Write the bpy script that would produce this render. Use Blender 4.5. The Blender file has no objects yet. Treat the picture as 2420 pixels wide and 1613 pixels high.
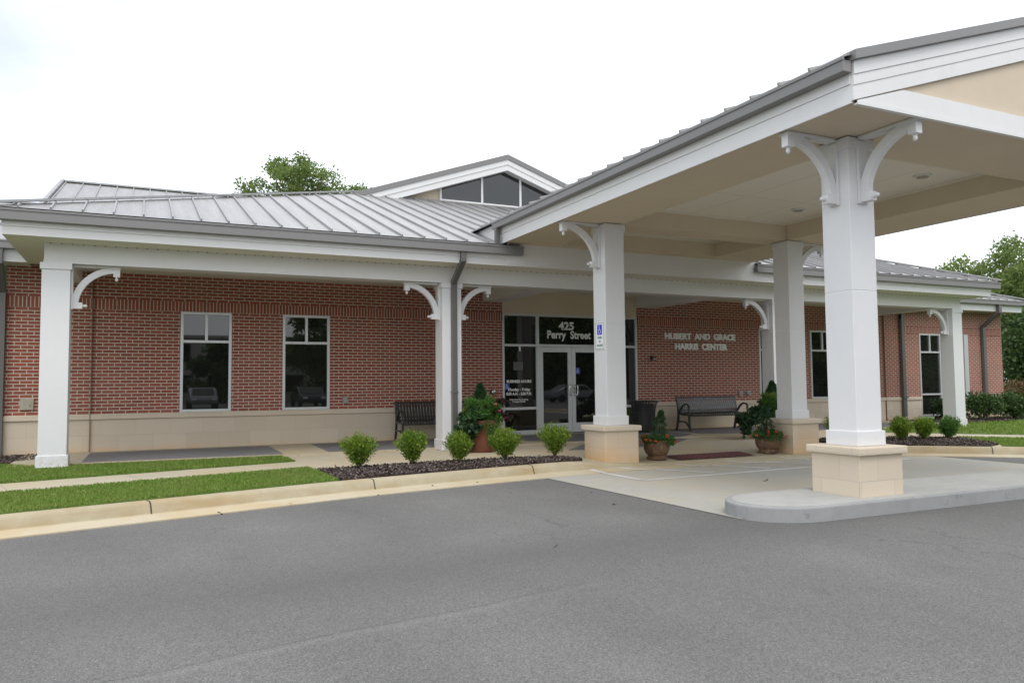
import bpy, bmesh, math, random
import numpy as np
from math import pi, sin, cos, radians
from mathutils import Matrix, Vector
S = bpy.context.scene
COL = S.collection
random.seed(7); RNG = np.random.default_rng(11)

# ------------------------------------------------------------------ camera
HC, YAW, PITCH, ROLL, FPX = 1.1945, 0.4442, 0.0561, -0.0092, 1842.35
cd = bpy.data.cameras.new('camera'); cam = bpy.data.objects.new('camera', cd); COL.objects.link(cam)
cd.sensor_width = 36.0; cd.lens = FPX / 2420 * 36.0; cd.clip_start = 0.05; cd.clip_end = 3000
fw = Vector((sin(YAW), cos(YAW), 0)); rt = Vector((cos(YAW), -sin(YAW), 0)); up = Vector((0, 0, 1))
f2 = fw * cos(PITCH) + up * sin(PITCH); u2 = up * cos(PITCH) - fw * sin(PITCH)
r3 = rt * cos(ROLL) + u2 * sin(ROLL); u3 = u2 * cos(ROLL) - rt * sin(ROLL)
M = Matrix(((r3.x, u3.x, -f2.x, 0), (r3.y, u3.y, -f2.y, 0), (r3.z, u3.z, -f2.z, HC), (0, 0, 0, 1)))
cam.matrix_world = M
S.camera = cam
# ------------------------------------------------------------------ sky, sun, exposure
SUN_EL, SUN_AZ = radians(58), radians(200)      # azimuth measured from +Y towards +X
w = bpy.data.worlds.new('World'); S.world = w; w.use_nodes = True
nt = w.node_tree; N = nt.nodes; Lk = nt.links; N.clear()
out = N.new('ShaderNodeOutputWorld'); bg = N.new('ShaderNodeBackground'); bg.inputs['Strength'].default_value = 0.1
sky = N.new('ShaderNodeTexSky'); sky.sky_type = 'NISHITA'; sky.sun_disc = False
sky.sun_elevation = SUN_EL; sky.sun_rotation = SUN_AZ; sky.air_density = 1.0; sky.dust_density = 1.5
tc = N.new('ShaderNodeTexCoord')
mp = N.new('ShaderNodeMapping'); mp.inputs['Scale'].default_value = (1.6, 1.6, 3.2)
nz = N.new('ShaderNodeTexNoise'); nz.inputs['Scale'].default_value = 1.7; nz.inputs['Detail'].default_value = 7; nz.inputs['Roughness'].default_value = .55
cr = N.new('ShaderNodeValToRGB'); cr.color_ramp.elements[0].position = .30; cr.color_ramp.elements[0].color = (.60, .60, .60, 1)
cr.color_ramp.elements[1].position = .58; cr.color_ramp.elements[1].color = (1, 1, 1, 1)
# thinner cloud towards the north-west
dt = N.new('ShaderNodeVectorMath'); dt.operation = 'DOT_PRODUCT'; dt.inputs[1].default_value = (-.42, .88, .30)
thin = N.new('ShaderNodeMapRange'); thin.inputs['From Min'].default_value = .80; thin.inputs['From Max'].default_value = .99
thin.inputs['To Min'].default_value = 1.0; thin.inputs['To Max'].default_value = .50
mul = N.new('ShaderNodeMath'); mul.operation = 'MULTIPLY'
cl = N.new('ShaderNodeMixRGB'); cl.inputs['Color2'].default_value = (11.7, 12.0, 12.5, 1)
Lk.new(tc.outputs['Generated'], mp.inputs['Vector']); Lk.new(mp.outputs[0], nz.inputs['Vector']); Lk.new(nz.outputs['Fac'], cr.inputs[0])
Lk.new(tc.outputs['Generated'], dt.inputs[0]); Lk.new(dt.outputs['Value'], thin.inputs['Value'])
Lk.new(cr.outputs['Color'], mul.inputs[0]); Lk.new(thin.outputs[0], mul.inputs[1])
Lk.new(mul.outputs[0], cl.inputs['Fac']); Lk.new(sky.outputs[0], cl.inputs['Color1']); Lk.new(cl.outputs[0], bg.inputs['Color'])
Lk.new(bg.outputs[0], out.inputs[0])
sl = bpy.data.lights.new('sun', 'SUN'); sl.energy = 0.9; sl.angle = radians(24); sl.color = (1, .96, .9)
so = bpy.data.objects.new('sun', sl); COL.objects.link(so); so.location = (0, 0, 30)
sd = Vector((sin(SUN_AZ) * cos(SUN_EL), cos(SUN_AZ) * cos(SUN_EL), sin(SUN_EL)))
so.rotation_euler = sd.to_track_quat('Z', 'Y').to_euler()
S.view_settings.view_transform = 'Standard'; S.view_settings.look = 'None'; S.view_settings.gamma = 1; S.view_settings.exposure = 0.56
S.render.engine = 'CYCLES'
S.cycles.max_bounces = 8; S.cycles.diffuse_bounces = 5

# ------------------------------------------------------------------ material helpers
def mat(name, col, rough=.6, metal=0.0, spec=.5):
    m = bpy.data.materials.new(name); m.use_nodes = True
    b = m.node_tree.nodes['Principled BSDF']; b.inputs['Base Color'].default_value = (*col, 1)
    b.inputs['Roughness'].default_value = rough; b.inputs['Metallic'].default_value = metal; b.inputs['Specular IOR Level'].default_value = spec
    return m
class G:                                                  # small node-graph helper
    def __init__(s, m): s.m = m; s.t = m.node_tree; s.b = s.t.nodes['Principled BSDF']
    def n(s, typ, **kw):
        nd = s.t.nodes.new(typ)
        for k, v in kw.items():
            if k.startswith('_'): setattr(nd, k[1:], v)
            else: nd.inputs[k.replace('__', ' ')].default_value = v
        return nd
    def l(s, a, b): s.t.links.new(a, b)
    def pos(s): return s.n('ShaderNodeNewGeometry').outputs['Position']
    def noise(s, scale, detail=4, rough=.55, vec=None, stretch=None):
        v = vec or s.pos()
        if stretch:
            mpn = s.n('ShaderNodeMapping', Scale=stretch); s.l(v, mpn.inputs['Vector']); v = mpn.outputs[0]
        nd = s.n('ShaderNodeTexNoise', Scale=scale, Detail=detail, Roughness=rough); s.l(v, nd.inputs['Vector']); return nd.outputs['Fac']
    def ramp(s, fac, stops):
        r = s.n('ShaderNodeValToRGB'); e = r.color_ramp.elements
        while len(e) < len(stops): e.new(.5)
        for k, (p, c) in enumerate(stops):
            e[k].position = p; e[k].color = (*c, 1) if len(c) == 3 else c
        s.l(fac, r.inputs[0]); return r.outputs['Color']
    def mix(s, fac, a, b, mode='MIX'):
        r = s.n('ShaderNodeMixRGB', _blend_type=mode)
        for i, x in ((0, fac), (1, a), (2, b)):
            if isinstance(x, (int, float)): r.inputs[i].default_value = x
            elif isinstance(x, tuple): r.inputs[i].default_value = (*x, 1)
            else: s.l(x, r.inputs[i])
        return r.outputs[0]
    def math(s, op, a, b=0.0, clamp=False):
        r = s.n('ShaderNodeMath', _operation=op, _use_clamp=clamp)
        for i, x in ((0, a), (1, b)):
            if isinstance(x, (int, float)): r.inputs[i].default_value = x
            else: s.l(x, r.inputs[i])
        return r.outputs[0]
    def rng(s, v, a, b, c=0.0, d=1.0):
        r = s.n('ShaderNodeMapRange'); s.l(v, r.inputs['Value'])
        for k, x in zip(('From Min', 'From Max', 'To Min', 'To Max'), (a, b, c, d)): r.inputs[k].default_value = x
        return r.outputs[0]
    def xyz(s):
        r = s.n('ShaderNodeSeparateXYZ'); s.l(s.pos(), r.inputs[0]); return r.outputs
    def comb(s, x, y, z=0.0):
        r = s.n('ShaderNodeCombineXYZ')
        for i, v in enumerate((x, y, z)):
            if isinstance(v, (int, float)): r.inputs[i].default_value = v
            else: s.l(v, r.inputs[i])
        return r.outputs[0]
    def color(s, c): s.l(c, s.b.inputs['Base Color'])
    def bump(s, h, strength=.3, dist=.01):
        r = s.n('ShaderNodeBump', Strength=strength, Distance=dist); s.l(h, r.inputs['Height']); s.l(r.outputs[0], s.b.inputs['Normal'])
MT = {}
def soft(name, col, rough, var=.06, scale=2.0, bump=.05, bscale=60, **kw):       # painted / cast surface with slight mottling
    m = mat(name, col, rough, **kw); g = G(m)
    f = g.noise(scale, 5); f2_ = g.noise(scale * 9, 3)
    ff = g.mix(.35, f, f2_)
    a = tuple(c * (1 - var) for c in col); b = tuple(min(1, c * (1 + var)) for c in col)
    g.color(g.ramp(ff, ((.3, a), (.7, b))))
    if bump: g.bump(g.noise(bscale, 3), bump, .004)
    MT[name] = m; return m
soft('white_paint', (.68, .685, .695), .45, .025, 1.2, .04, 30)
def weather(name):
    m = MT[name]; g = G(m); src = g.b.inputs['Base Color'].links[0].from_socket; x, y, z = g.xyz()
    n1 = g.noise(5, 6, .65, stretch=(1, 1, .25)); n2 = g.noise(22, 4, .7)
    low = g.math('MULTIPLY', g.rng(z, -.05, .30, 1, 0), g.rng(n2, .42, .66, 0, .8)); c = g.mix(low, src, (.40, .35, .26))
    c = g.mix(g.rng(n1, .60, .78, 0, .16), c, (.40, .39, .35)); g.color(c)
weather('white_paint')
soft('white_trim', (.69, .69, .69), .42, .03, .8, .03, 20); weather('white_trim')
soft('cream_soffit', (.70, .67, .58), .6, .03, 1.0, .03, 40)
soft('beige_stucco', (.60, .51, .39), .85, .05, .7, .35, 220)
soft('grey_gutter', (.195, .19, .188), .38, .05, .8, .02, 20)
soft('grey_downspout', (.115, .112, .106), .4, .05, 1.5, .02, 20)
soft('aluminium', (.60, .62, .63), .35, .03, 2, .02, 30, metal=.35)
soft('steel', (.55, .55, .54), .25, .05, 8, .02, 60, metal=.9)
soft('black_metal', (.034, .034, .035), .30, .15, 6, .1, 120)
soft('terracotta', (.135, .046, .022), .85, .32, 7, .2, 50)
soft('bark', (.10, .075, .055), .9, .3, 8, .6, 20)
soft('soil', (.035, .025, .02), 1, .3, 20, .5, 60)
soft('brass_box', (.36, .33, .26), .5, .15, 20, .1, 40)
soft('grey_box', (.30, .31, .31), .45, .12, 20, .1, 60)
soft('sealant', (.24, .16, .11), .8, .1, 6, .1, 60)
soft('white_vinyl', (.8, .8, .8), .5, .01, 5, 0)
soft('letter_metal', (.88, .89, .89), .5, .04, 9, .02, 50)
soft('sign_blue', (.015, .03, .62), .4, .03, 9, 0)
soft('sign_green', (.07, .22, .2), .5, .03, 9, 0)
soft('decal_blue', (.03, .09, .38), .4, .03, 9, 0)
soft('lamp_glass', (.32, .30, .25), .25, .1, 9, 0)
soft('dark_gap', (.03, .03, .03), .8, .1, 9, 0)

def brick_mat(name, soldier=False):
    m = mat(name, (.2, .06, .04), .85); g = G(m); x, y, z = g.xyz()
    u = g.math('ADD', x, y); zz = g.math('SUBTRACT', z, .713 + 0.0)
    v = g.comb(zz, u) if soldier else g.comb(u, zz)
    b = g.n('ShaderNodeTexBrick', _offset=.5 if not soldier else 0.0, Scale=1.0)
    b.inputs['Brick Width'].default_value = .208 if not soldier else .4
    b.inputs['Row Height'].default_value = .0654; b.inputs['Mortar Size'].default_value = .0088; b.inputs['Mortar Smooth'].default_value = .12; b.inputs['Bias'].default_value = -.1
    b.inputs['Color1'].default_value = (.345, .080, .042, 1); b.inputs['Color2'].default_value = (.24, .062, .036, 1); b.inputs['Mortar'].default_value = (.61, .545, .465, 1)
    g.l(v, b.inputs['Vector'])
    n1 = g.noise(.6, 4); n2 = g.noise(34, 5, .7)
    c = g.mix(g.rng(n2, .3, .8, 0, .42), b.outputs['Color'], (.10, .045, .035))
    # faint mortar haze over the bricks
    c = g.mix(g.rng(n1, .35, .75, .0, .07), c, (.42, .33, .28))
    g.color(c)
    h = g.math('ADD', g.math('MULTIPLY', b.outputs['Fac'], -1.0), g.math('MULTIPLY', n2, .35))
    g.bump(h, .8, .008); MT[name] = m
brick_mat('brick'); brick_mat('brick_soldier', True)

def stone_mat(name, bw, rh, off, stain):
    m = mat(name, (.55, .47, .36), .8); g = G(m); x, y, z = g.xyz()
    u = g.math('ADD', g.math('ADD', x, y), .17); zz = g.math('SUBTRACT', z, off)
    b = g.n('ShaderNodeTexBrick', _offset=.5, Scale=1.0); b.inputs['Brick Width'].default_value = bw; b.inputs['Row Height'].default_value = rh
    b.inputs['Mortar Size'].default_value = .0032; b.inputs['Mortar Smooth'].default_value = .3
    b.inputs['Color1'].default_value = (.60, .515, .405, 1); b.inputs['Color2'].default_value = (.54, .46, .355, 1); b.inputs['Mortar'].default_value = (.44, .40, .35, 1)
    g.l(g.comb(u, zz), b.inputs['Vector'])
    n1 = g.noise(2.2, 6, .6); n2 = g.noise(45, 4, .65)
    c = g.mix(g.rng(n2, .35, .7, 0, .18), b.outputs['Color'], (.68, .60, .48))
    low = g.math('MULTIPLY', g.rng(z, -.05, stain, 1, 0), g.rng(n1, .30, .62, 0, 1))
    c = g.mix(g.math('MULTIPLY', low, .75, True), c, (.60, .36, .15))
    g.color(c)
    g.bump(g.math('SUBTRACT', g.math('MULTIPLY', n2, .25), b.outputs['Fac']), .5, .004); MT[name] = m
stone_mat('base_stone', .61, .305, 0.0, .12); stone_mat('pier_stone', .5, .30, .136, .42); stone_mat('pier_stone_clean', .5, .30, .136, -.02)

def roof_mat():
    m = mat('zinc_roof', (.4, .4, .4), .42, .45); g = G(m); x, y, z = g.xyz()
    n1 = g.noise(1.3, 5, .6, stretch=(6, .6, .6)); n2 = g.noise(20, 3)
    g.color(g.ramp(g.mix(.3, n1, n2), ((.25, (.265, .26, .26)), (.75, (.405, .40, .40)))))
    wv = g.n('ShaderNodeTexWave', Scale=9.0, Distortion=.6); wv.bands_direction = 'X'; g.l(g.pos(), wv.inputs['Vector'])
    g.bump(wv.outputs['Fac'], .22, .01); MT['zinc_roof'] = m
roof_mat()
def soffit_mat():
    m = mat('vinyl_soffit', (.70, .67, .57), .55); g = G(m); x, y, z = g.xyz()
    fr = g.math('FRACT', g.math('MULTIPLY', y, 9.0)); ln = g.math('LESS_THAN', fr, .10)
    g.color(g.mix(ln, (.70, .67, .57), (.42, .40, .33))); MT['vinyl_soffit'] = m
    m = mat('panel_ceiling', (.66, .62, .53), .7); g = G(m); x, y, z = g.xyz()
    b = g.n('ShaderNodeTexBrick', _offset=.0, Scale=1.0); b.inputs['Brick Width'].default_value = 2.44; b.inputs['Row Height'].default_value = 1.22
    b.inputs['Mortar Size'].default_value = .007; b.inputs['Color1'].default_value = b.inputs['Color2'].default_value = (.74, .70, .62, 1); b.inputs['Mortar'].default_value = (.50, .46, .38, 1)
    g.l(g.comb(y, g.math('SUBTRACT', x, 7.72)), b.inputs['Vector']); g.color(b.outputs['Color']); MT['panel_ceiling'] = m
soffit_mat()
def glass_mat(name, blinds):
    m = mat(name, (.012, .013, .012), .015); g = G(m); g.b.inputs['IOR'].default_value = 1.7
    x, y, z = g.xyz(); c = (.010, .011, .010)
    if blinds:
        fr = g.math('FRACT', g.math('MULTIPLY', z, 24.0)); ln = g.math('LESS_THAN', fr, .45)
        g.color(g.mix(ln, (.007, .008, .007), (.022, .024, .020)))
    MT[name] = m
glass_mat('glass', False); glass_mat('glass_blinds', True)

def asphalt_mat():
    m = mat('asphalt', (.11, .11, .11), .88); g = G(m)
    p = g.pos()
    vo = g.n('ShaderNodeTexVoronoi', Scale=120.0); g.l(p, vo.inputs['Vector'])
    vo2 = g.n('ShaderNodeTexVoronoi', Scale=240.0); g.l(p, vo2.inputs['Vector'])
    n0 = g.noise(.35, 6, .6); n1 = g.noise(1.1, 5, .62, stretch=(1.0, .35, 1)); n2 = g.noise(60, 5, .75)
    base = g.ramp(g.mix(.45, n0, n1), ((.26, (.100, .097, .094)), (.42, (.132, .129, .125)), (.56, (.150, .147, .142)), (.76, (.198, .194, .188))))
    sp = g.ramp(vo.outputs['Color'], ((.1, (.56, .56, .56)), (.55, (.99, .99, .99)), (.90, (1.28, 1.27, 1.26)), (.985, (2.2, 2.15, 2.05))))
    c = g.mix(.85, base, sp, 'MULTIPLY')
    sp2 = g.ramp(vo2.outputs['Color'], ((.15, (.66, .66, .66)), (.8, (1.26, 1.26, 1.26))))
    c = g.mix(.6, c, sp2, 'MULTIPLY')
    # worn pale seam and a broad darker band
    x, y, z = g.xyz()
    s_ = g.math('ABSOLUTE', g.math('ADD', g.math('ADD', g.math('MULTIPLY', x, -.18), y), g.math('MULTIPLY', g.math('SUBTRACT', n1, .5), .16)))
    ln = g.rng(g.math('ABSOLUTE', g.math('SUBTRACT', s_, 4.18)), .0, .07, 1, 0)
    c = g.mix(g.math('MULTIPLY', ln, g.math('MULTIPLY', g.rng(n2, .40, .62, .0, .45), g.rng(x, 1.6, 3.2, 1, 0))), c, (.25, .245, .235))
    c = g.mix(g.math('MULTIPLY', g.rng(g.math('ABSOLUTE', g.math('SUBTRACT', s_, 4.245)), .0, .018, 1, 0), g.math('MULTIPLY', g.rng(n2, .42, .55, .0, .7), g.rng(x, 1.8, 3.6, 1, 0))), c, (.06, .058, .056))
    dk = g.rng(g.math('ABSOLUTE', g.math('SUBTRACT', g.math('ADD', y, g.math('MULTIPLY', x, -.06)), 5.55)), .05, 1.0, 1, 0)
    c = g.mix(g.math('MULTIPLY', dk, g.rng(n1, .3, .7, .15, .5)), c, (.062, .060, .058))
    # hairline cracks and dark drips
    vc = g.n('ShaderNodeTexVoronoi', _feature='DISTANCE_TO_EDGE', Scale=.42)
    wn = g.n('ShaderNodeTexNoise', Scale=2.2, Detail=6.0); g.l(p, wn.inputs['Vector'])
    wv_ = g.n('ShaderNodeVectorMath', _operation='MULTIPLY_ADD'); g.l(wn.outputs['Color'], wv_.inputs[0]); wv_.inputs[1].default_value = (.9, .9, 0); g.l(p, wv_.inputs[2]); g.l(wv_.outputs[0], vc.inputs['Vector'])
    ck = g.math('MULTIPLY', g.rng(vc.outputs['Distance'], .0, .006, 1, 0), g.rng(n0, .50, .60, 0, .55)); c = g.mix(ck, c, (.06, .06, .06))
    n5 = g.noise(1.7, 3, .5); c = g.mix(g.rng(n5, .70, .76, 0, .30), c, (.055, .054, .053))
    g.color(c)
    g.bump(g.math('ADD', g.math('MULTIPLY', vo.outputs['Distance'], -1.2), n2), .6, .004); MT['asphalt'] = m
asphalt_mat()
def concrete_mat(name, a, b, stain=None, joint=None, rough=.85, streak=False):
    m = mat(name, a, rough); g = G(m)
    n0 = g.noise(.9, 6, .6); n1 = g.noise(6, 5, .65); n2 = g.noise(90, 3, .7)
    c = g.ramp(g.mix(.5, n0, n1), ((.3, a), (.7, b)))
    c = g.mix(g.rng(n2, .3, .75, 0, .16), c, tuple(q * .6 for q in a))
    if stain:
        n3 = g.noise(1.6, 5, .6, stretch=(.6, .6, 3)); c = g.mix(g.rng(n3, .42, .64, 0, .65), c, stain)
        n4 = g.noise(1.1, 5, .6, stretch=(.7, .7, 5)); c = g.mix(g.rng(n4, .62, .72, 0, .55), c, (.27, .26, .24))
    if streak:
        n3 = g.noise(9, 5, .7); c = g.mix(g.rng(n3, .60, .68, 0, .45), c, (.12, .12, .12))
    if joint:
        x, y, z = g.xyz(); q = g.math('ADD', g.math('MULTIPLY', x, joint[1]), g.math('MULTIPLY', y, joint[2]))
        fr = g.math('FRACT', g.math('DIVIDE', q, joint[0])); ln = g.math('LESS_THAN', fr, .008)
        c = g.mix(g.math('MULTIPLY', ln, .55), c, (.16, .14, .11))
    g.color(c); g.bump(g.math('ADD', n2, g.math('MULTIPLY', n1, .5)), .25, .004); MT[name] = m
concrete_mat('sidewalk', (.39, .345, .255), (.48, .43, .325), (.44, .345, .205), (1.55, .966, .26))
concrete_mat('kerb', (.345, .295, .195), (.46, .405, .29), (.34, .235, .105))
concrete_mat('gutter_pan', (.44, .38, .265), (.54, .48, .355), (.43, .31, .15))
concrete_mat('apron', (.34, .33, .295), (.425, .415, .37), (.42, .37, .275), None)
concrete_mat('island', (.33, .33, .315), (.43, .43, .41))
concrete_mat('island_face', (.25, .255, .258), (.33, .335, .333), None, None, .85, True)
concrete_mat('stamped', (.125, .122, .125), (.20, .195, .20), None, (.6, .7, .7))
concrete_mat('line_paint', (.60, .60, .60), (.72, .72, .72), (.42, .41, .38))
concrete_mat('pale_render', (.5, .48, .43), (.6, .58, .52))
def mat_tactile():
    m = mat('tactile', (.10, .03, .03), .6); g = G(m)
    ck = g.n('ShaderNodeTexChecker', Scale=16.0); g.l(g.pos(), ck.inputs['Vector'])
    g.color(g.mix(.8, (.115, .035, .038), g.mix(ck.outputs['Fac'], (.075, .022, .026), (.15, .05, .052)))); MT['tactile'] = m
mat_tactile()
def urn_mat():
    m = mat('urn', (.25, .16, .1), .75); g = G(m)
    n0 = g.noise(9, 6, .7, stretch=(1, 1, .35)); n1 = g.noise(18, 5, .7)
    c = g.ramp(n0, ((.30, (.06, .028, .024)), (.44, (.17, .10, .048)), (.55, (.09, .045, .034)), (.66, (.23, .15, .075)), (.8, (.10, .05, .04))))
    c = g.mix(g.rng(n1, .60, .76, 0, .6), c, (.36, .33, .28)); g.color(c); g.bump(n1, .3, .01); MT['urn'] = m
urn_mat()
def leaf_mat(name, stops, rough=.5, trans=.25):
    m = mat(name, stops[0], rough, spec=.35); g = G(m)
    ri = g.n('ShaderNodeNewGeometry').outputs['Random Per Island']
    k = len(stops) - 1; c = g.ramp(ri, [(i / k, s) for i, s in enumerate(stops)])
    n0 = g.noise(3.0 if name != 'grass' else 1.3, 3); c = g.mix(g.rng(n0, .35, .7, 0, .35 if name != 'grass' else .6), c, stops[-1])
    g.color(c)
    tr = g.n('ShaderNodeBsdfTranslucent'); g.l(c, tr.inputs['Color'])
    mx = g.n('ShaderNodeMixShader'); mx.inputs[0].default_value = trans
    o_ = g.t.nodes['Material Output']; g.l(g.b.outputs[0], mx.inputs[1]); g.l(tr.outputs[0], mx.inputs[2]); g.l(mx.outputs[0], o_.inputs['Surface'])
    MT[name] = m
leaf_mat('boxwood', ((.05, .12, .012), (.10, .21, .018), (.165, .29, .025), (.26, .30, .04)))
leaf_mat('hedge', ((.035, .075, .018), (.05, .10, .025), (.085, .14, .04), (.06, .12, .028)))
leaf_mat('conifer', ((.022, .065, .022), (.03, .085, .03), (.045, .11, .04)))
leaf_mat('trailing', ((.03, .09, .018), (.07, .18, .03), (.11, .24, .04)))
leaf_mat('dark_red', ((.03, .016, .014), (.055, .022, .020), (.04, .035, .02)))
leaf_mat('dark_leaf', ((.016, .045, .018), (.024, .06, .022), (.04, .085, .03)))
leaf_mat('flower_bed', ((.03, .09, .02), (.05, .13, .03), (.075, .16, .04)))
leaf_mat('tree_green', ((.11, .18, .045), (.15, .23, .055), (.21, .29, .075), (.18, .23, .07)), .5, .48)
leaf_mat('tree_dark', ((.075, .135, .038), (.10, .165, .045), (.145, .20, .065)), .5, .42)
leaf_mat('tree_yellow', ((.10, .16, .035), (.16, .21, .05), (.19, .19, .06)))
leaf_mat('rust_leaf', ((.16, .09, .04), (.22, .12, .06), (.10, .12, .04)))
leaf_mat('grass', ((.12, .23, .03), (.16, .29, .04), (.21, .33, .055), (.27, .32, .085)), .6, .3)
leaf_mat('orange_petal', ((.75, .10, .03), (.8, .16, .04)), .5, .3)
leaf_mat('red_petal', ((.6, .03, .04), (.7, .05, .05)), .5, .3)
leaf_mat('pink_petal', ((.7, .07, .2), (.75, .16, .25)), .5, .3)
leaf_mat('mulch', ((.018, .010, .008), (.04, .022, .018), (.07, .045, .038), (.22, .19, .175)), .9, 0.0)
leaf_mat('dry_leaf', ((.07, .03, .02), (.12, .06, .03)), .8, .1)
soft('turf', (.085, .15, .025), .95, .25, 5, .6, 60)
soft('mulch_base', (.03, .018, .015), .95, .4, 25, .8, 40)
soft('earth', (.075, .13, .03), .95, .3, .5, .4, 10)
soft('brown_roof', (.12, .09, .075), .85, .1, 2, .2, 20)
soft('wire', (.03, .03, .03), .7, 0, 1, 0)
def carpaint(name, col): MT[name] = mat(name, col, .25, .4)
carpaint('silver_paint', (.28, .29, .31)); carpaint('dark_paint', (.05, .055, .065)); soft('tyre', (.02, .02, .02), .9, .1, 9, 0)

# ------------------------------------------------------------------ object helpers
def thing(name, label, cat, loc=(0, 0, 0), group=None):
    o = bpy.data.objects.new(name, None); COL.objects.link(o); o.location = loc; o.empty_display_size = .2
    o['label'] = label; o['category'] = cat
    if group: o['group'] = group
    return o
def tag(o, label=None, cat=None, group=None, kind=None):
    for k, v in (('label', label), ('category', cat), ('group', group), ('kind', kind)):
        if v: o[k] = v
    return o
def origin(o):
    p = Vector((0, 0, 0))
    while o is not None: p = p + o.location; o = o.parent
    return p
class MB:
    def __init__(s): s.v = []; s.f = []
    def add(s, vs, fs):
        k = len(s.v); s.v += [tuple(v) for v in vs]; s.f += [tuple(i + k for i in f) for f in fs]; return s
    def box(s, x0, x1, y0, y1, z0, z1):
        x0, x1 = min(x0, x1), max(x0, x1); y0, y1 = min(y0, y1), max(y0, y1); z0, z1 = min(z0, z1), max(z0, z1)
        return s.add([(x0, y0, z0), (x1, y0, z0), (x1, y1, z0), (x0, y1, z0), (x0, y0, z1), (x1, y0, z1), (x1, y1, z1), (x0, y1, z1)],
                     [(0, 3, 2, 1), (4, 5, 6, 7), (0, 1, 5, 4), (1, 2, 6, 5), (2, 3, 7, 6), (3, 0, 4, 7)])
    def prism(s, poly, fn, a, b):                       # poly of 2-D points, fn(u, v, w) -> 3-D, extruded w = a..b
        n = len(poly); vs = [fn(u, v, a) for u, v in poly] + [fn(u, v, b) for u, v in poly]
        return s.add(vs, [tuple(range(n))[::-1], tuple(range(n, 2 * n))] + [(i, (i + 1) % n, n + (i + 1) % n, n + i) for i in range(n)])
    def slab(s, poly, z0, z1): return s.prism(poly, lambda u, v, w_: (u, v, w_), z0, z1)
    def sweep(s, path, wd, th, side=(1, 0, 0)):         # rectangular bar along a path lying in the plane normal to side
        sd_ = Vector(side).normalized(); P = [Vector(p) for p in path]; n = len(P); vs = []
        for i, p in enumerate(P):
            t = (P[min(i + 1, n - 1)] - P[max(i - 1, 0)]).normalized(); nn = t.cross(sd_).normalized()
            for a, b in ((-1, -1), (1, -1), (1, 1), (-1, 1)): vs.append(p + sd_ * (wd / 2 * a) + nn * (th / 2 * b))
        fs = [(0, 1, 2, 3), tuple(4 * (n - 1) + q for q in (3, 2, 1, 0))]
        for i in range(n - 1):
            for q in range(4): fs.append((4 * i + q, 4 * i + (q + 1) % 4, 4 * i + 4 + (q + 1) % 4, 4 * i + 4 + q))
        return s.add(vs, fs)
    def tube(s, path, r, seg=8):
        P = [Vector(p) for p in path]; n = len(P); rs = r if isinstance(r, (list, tuple)) else [r] * n; vs = []; ref = None
        for i, p in enumerate(P):
            t = (P[min(i + 1, n - 1)] - P[max(i - 1, 0)]).normalized()
            a = t.orthogonal().normalized() if ref is None else (ref - t * ref.dot(t)).normalized(); ref = a; b = t.cross(a)
            vs += [p + (a * cos(2 * pi * k / seg) + b * sin(2 * pi * k / seg)) * rs[i] for k in range(seg)]
        fs = [tuple(range(seg))[::-1], tuple(range((n - 1) * seg, n * seg))]
        for i in range(n - 1):
            for k in range(seg): fs.append((i * seg + k, i * seg + (k + 1) % seg, (i + 1) * seg + (k + 1) % seg, (i + 1) * seg + k))
        return s.add(vs, fs)
    def lathe(s, prof, c=(0, 0, 0), seg=28, axis=2, lobes=0, amp=0.0):
        vs = []; n = len(prof)
        for r, h in prof:
            for k in range(seg):
                a = 2 * pi * k / seg; q = r * (1 + amp * cos(lobes * a)) if lobes else r
                p = [q * cos(a), q * sin(a)]; p.insert(axis, h); vs.append((p[0] + c[0], p[1] + c[1], p[2] + c[2]))
        fs = [tuple(range(seg))[::-1], tuple(range((n - 1) * seg, n * seg))]
        for i in range(n - 1):
            for k in range(seg): fs.append((i * seg + k, i * seg + (k + 1) % seg, (i + 1) * seg + (k + 1) % seg, (i + 1) * seg + k))
        return s.add(vs, fs)
    def build(s, name, m, parent=None, bevel=0.0, smooth=False, flip=True):
        me = bpy.data.meshes.new(name); o0 = origin(parent)
        me.from_pydata([(v[0] - o0.x, v[1] - o0.y, v[2] - o0.z) for v in s.v], [], s.f); me.update()
        if flip:
            bm = bmesh.new(); bm.from_mesh(me); bmesh.ops.recalc_face_normals(bm, faces=bm.faces); bm.to_mesh(me); bm.free()
        me.materials.append(MT[m] if isinstance(m, str) else m)
        ob = bpy.data.objects.new(name, me); COL.objects.link(ob); ob.parent = parent
        if smooth:
            me.polygons.foreach_set('use_smooth', [True] * len(me.polygons))
            try: me.set_sharp_from_angle(angle=radians(40))
            except Exception: pass
        if bevel:
            bv = ob.modifiers.new('bevel', 'BEVEL'); bv.width = bevel; bv.segments = 2; bv.limit_method = 'ANGLE'
        return ob
def struct(name, mb, m, **kw): return tag(mb.build(name, m, **kw), kind='structure')
def dup(root, loc, rotz=0.0, label=None, group=None, scale=None):
    r = root.copy(); COL.objects.link(r); r.location = loc; r.rotation_euler = (0, 0, rotz)
    if scale: r.scale = scale
    if label: r['label'] = label
    if group: r['group'] = group
    for ch in list(root.children):
        c = ch.copy(); COL.objects.link(c); c.parent = r
        for g_ in list(ch.children):
            d = g_.copy(); COL.objects.link(d); d.parent = c
    return r
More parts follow.
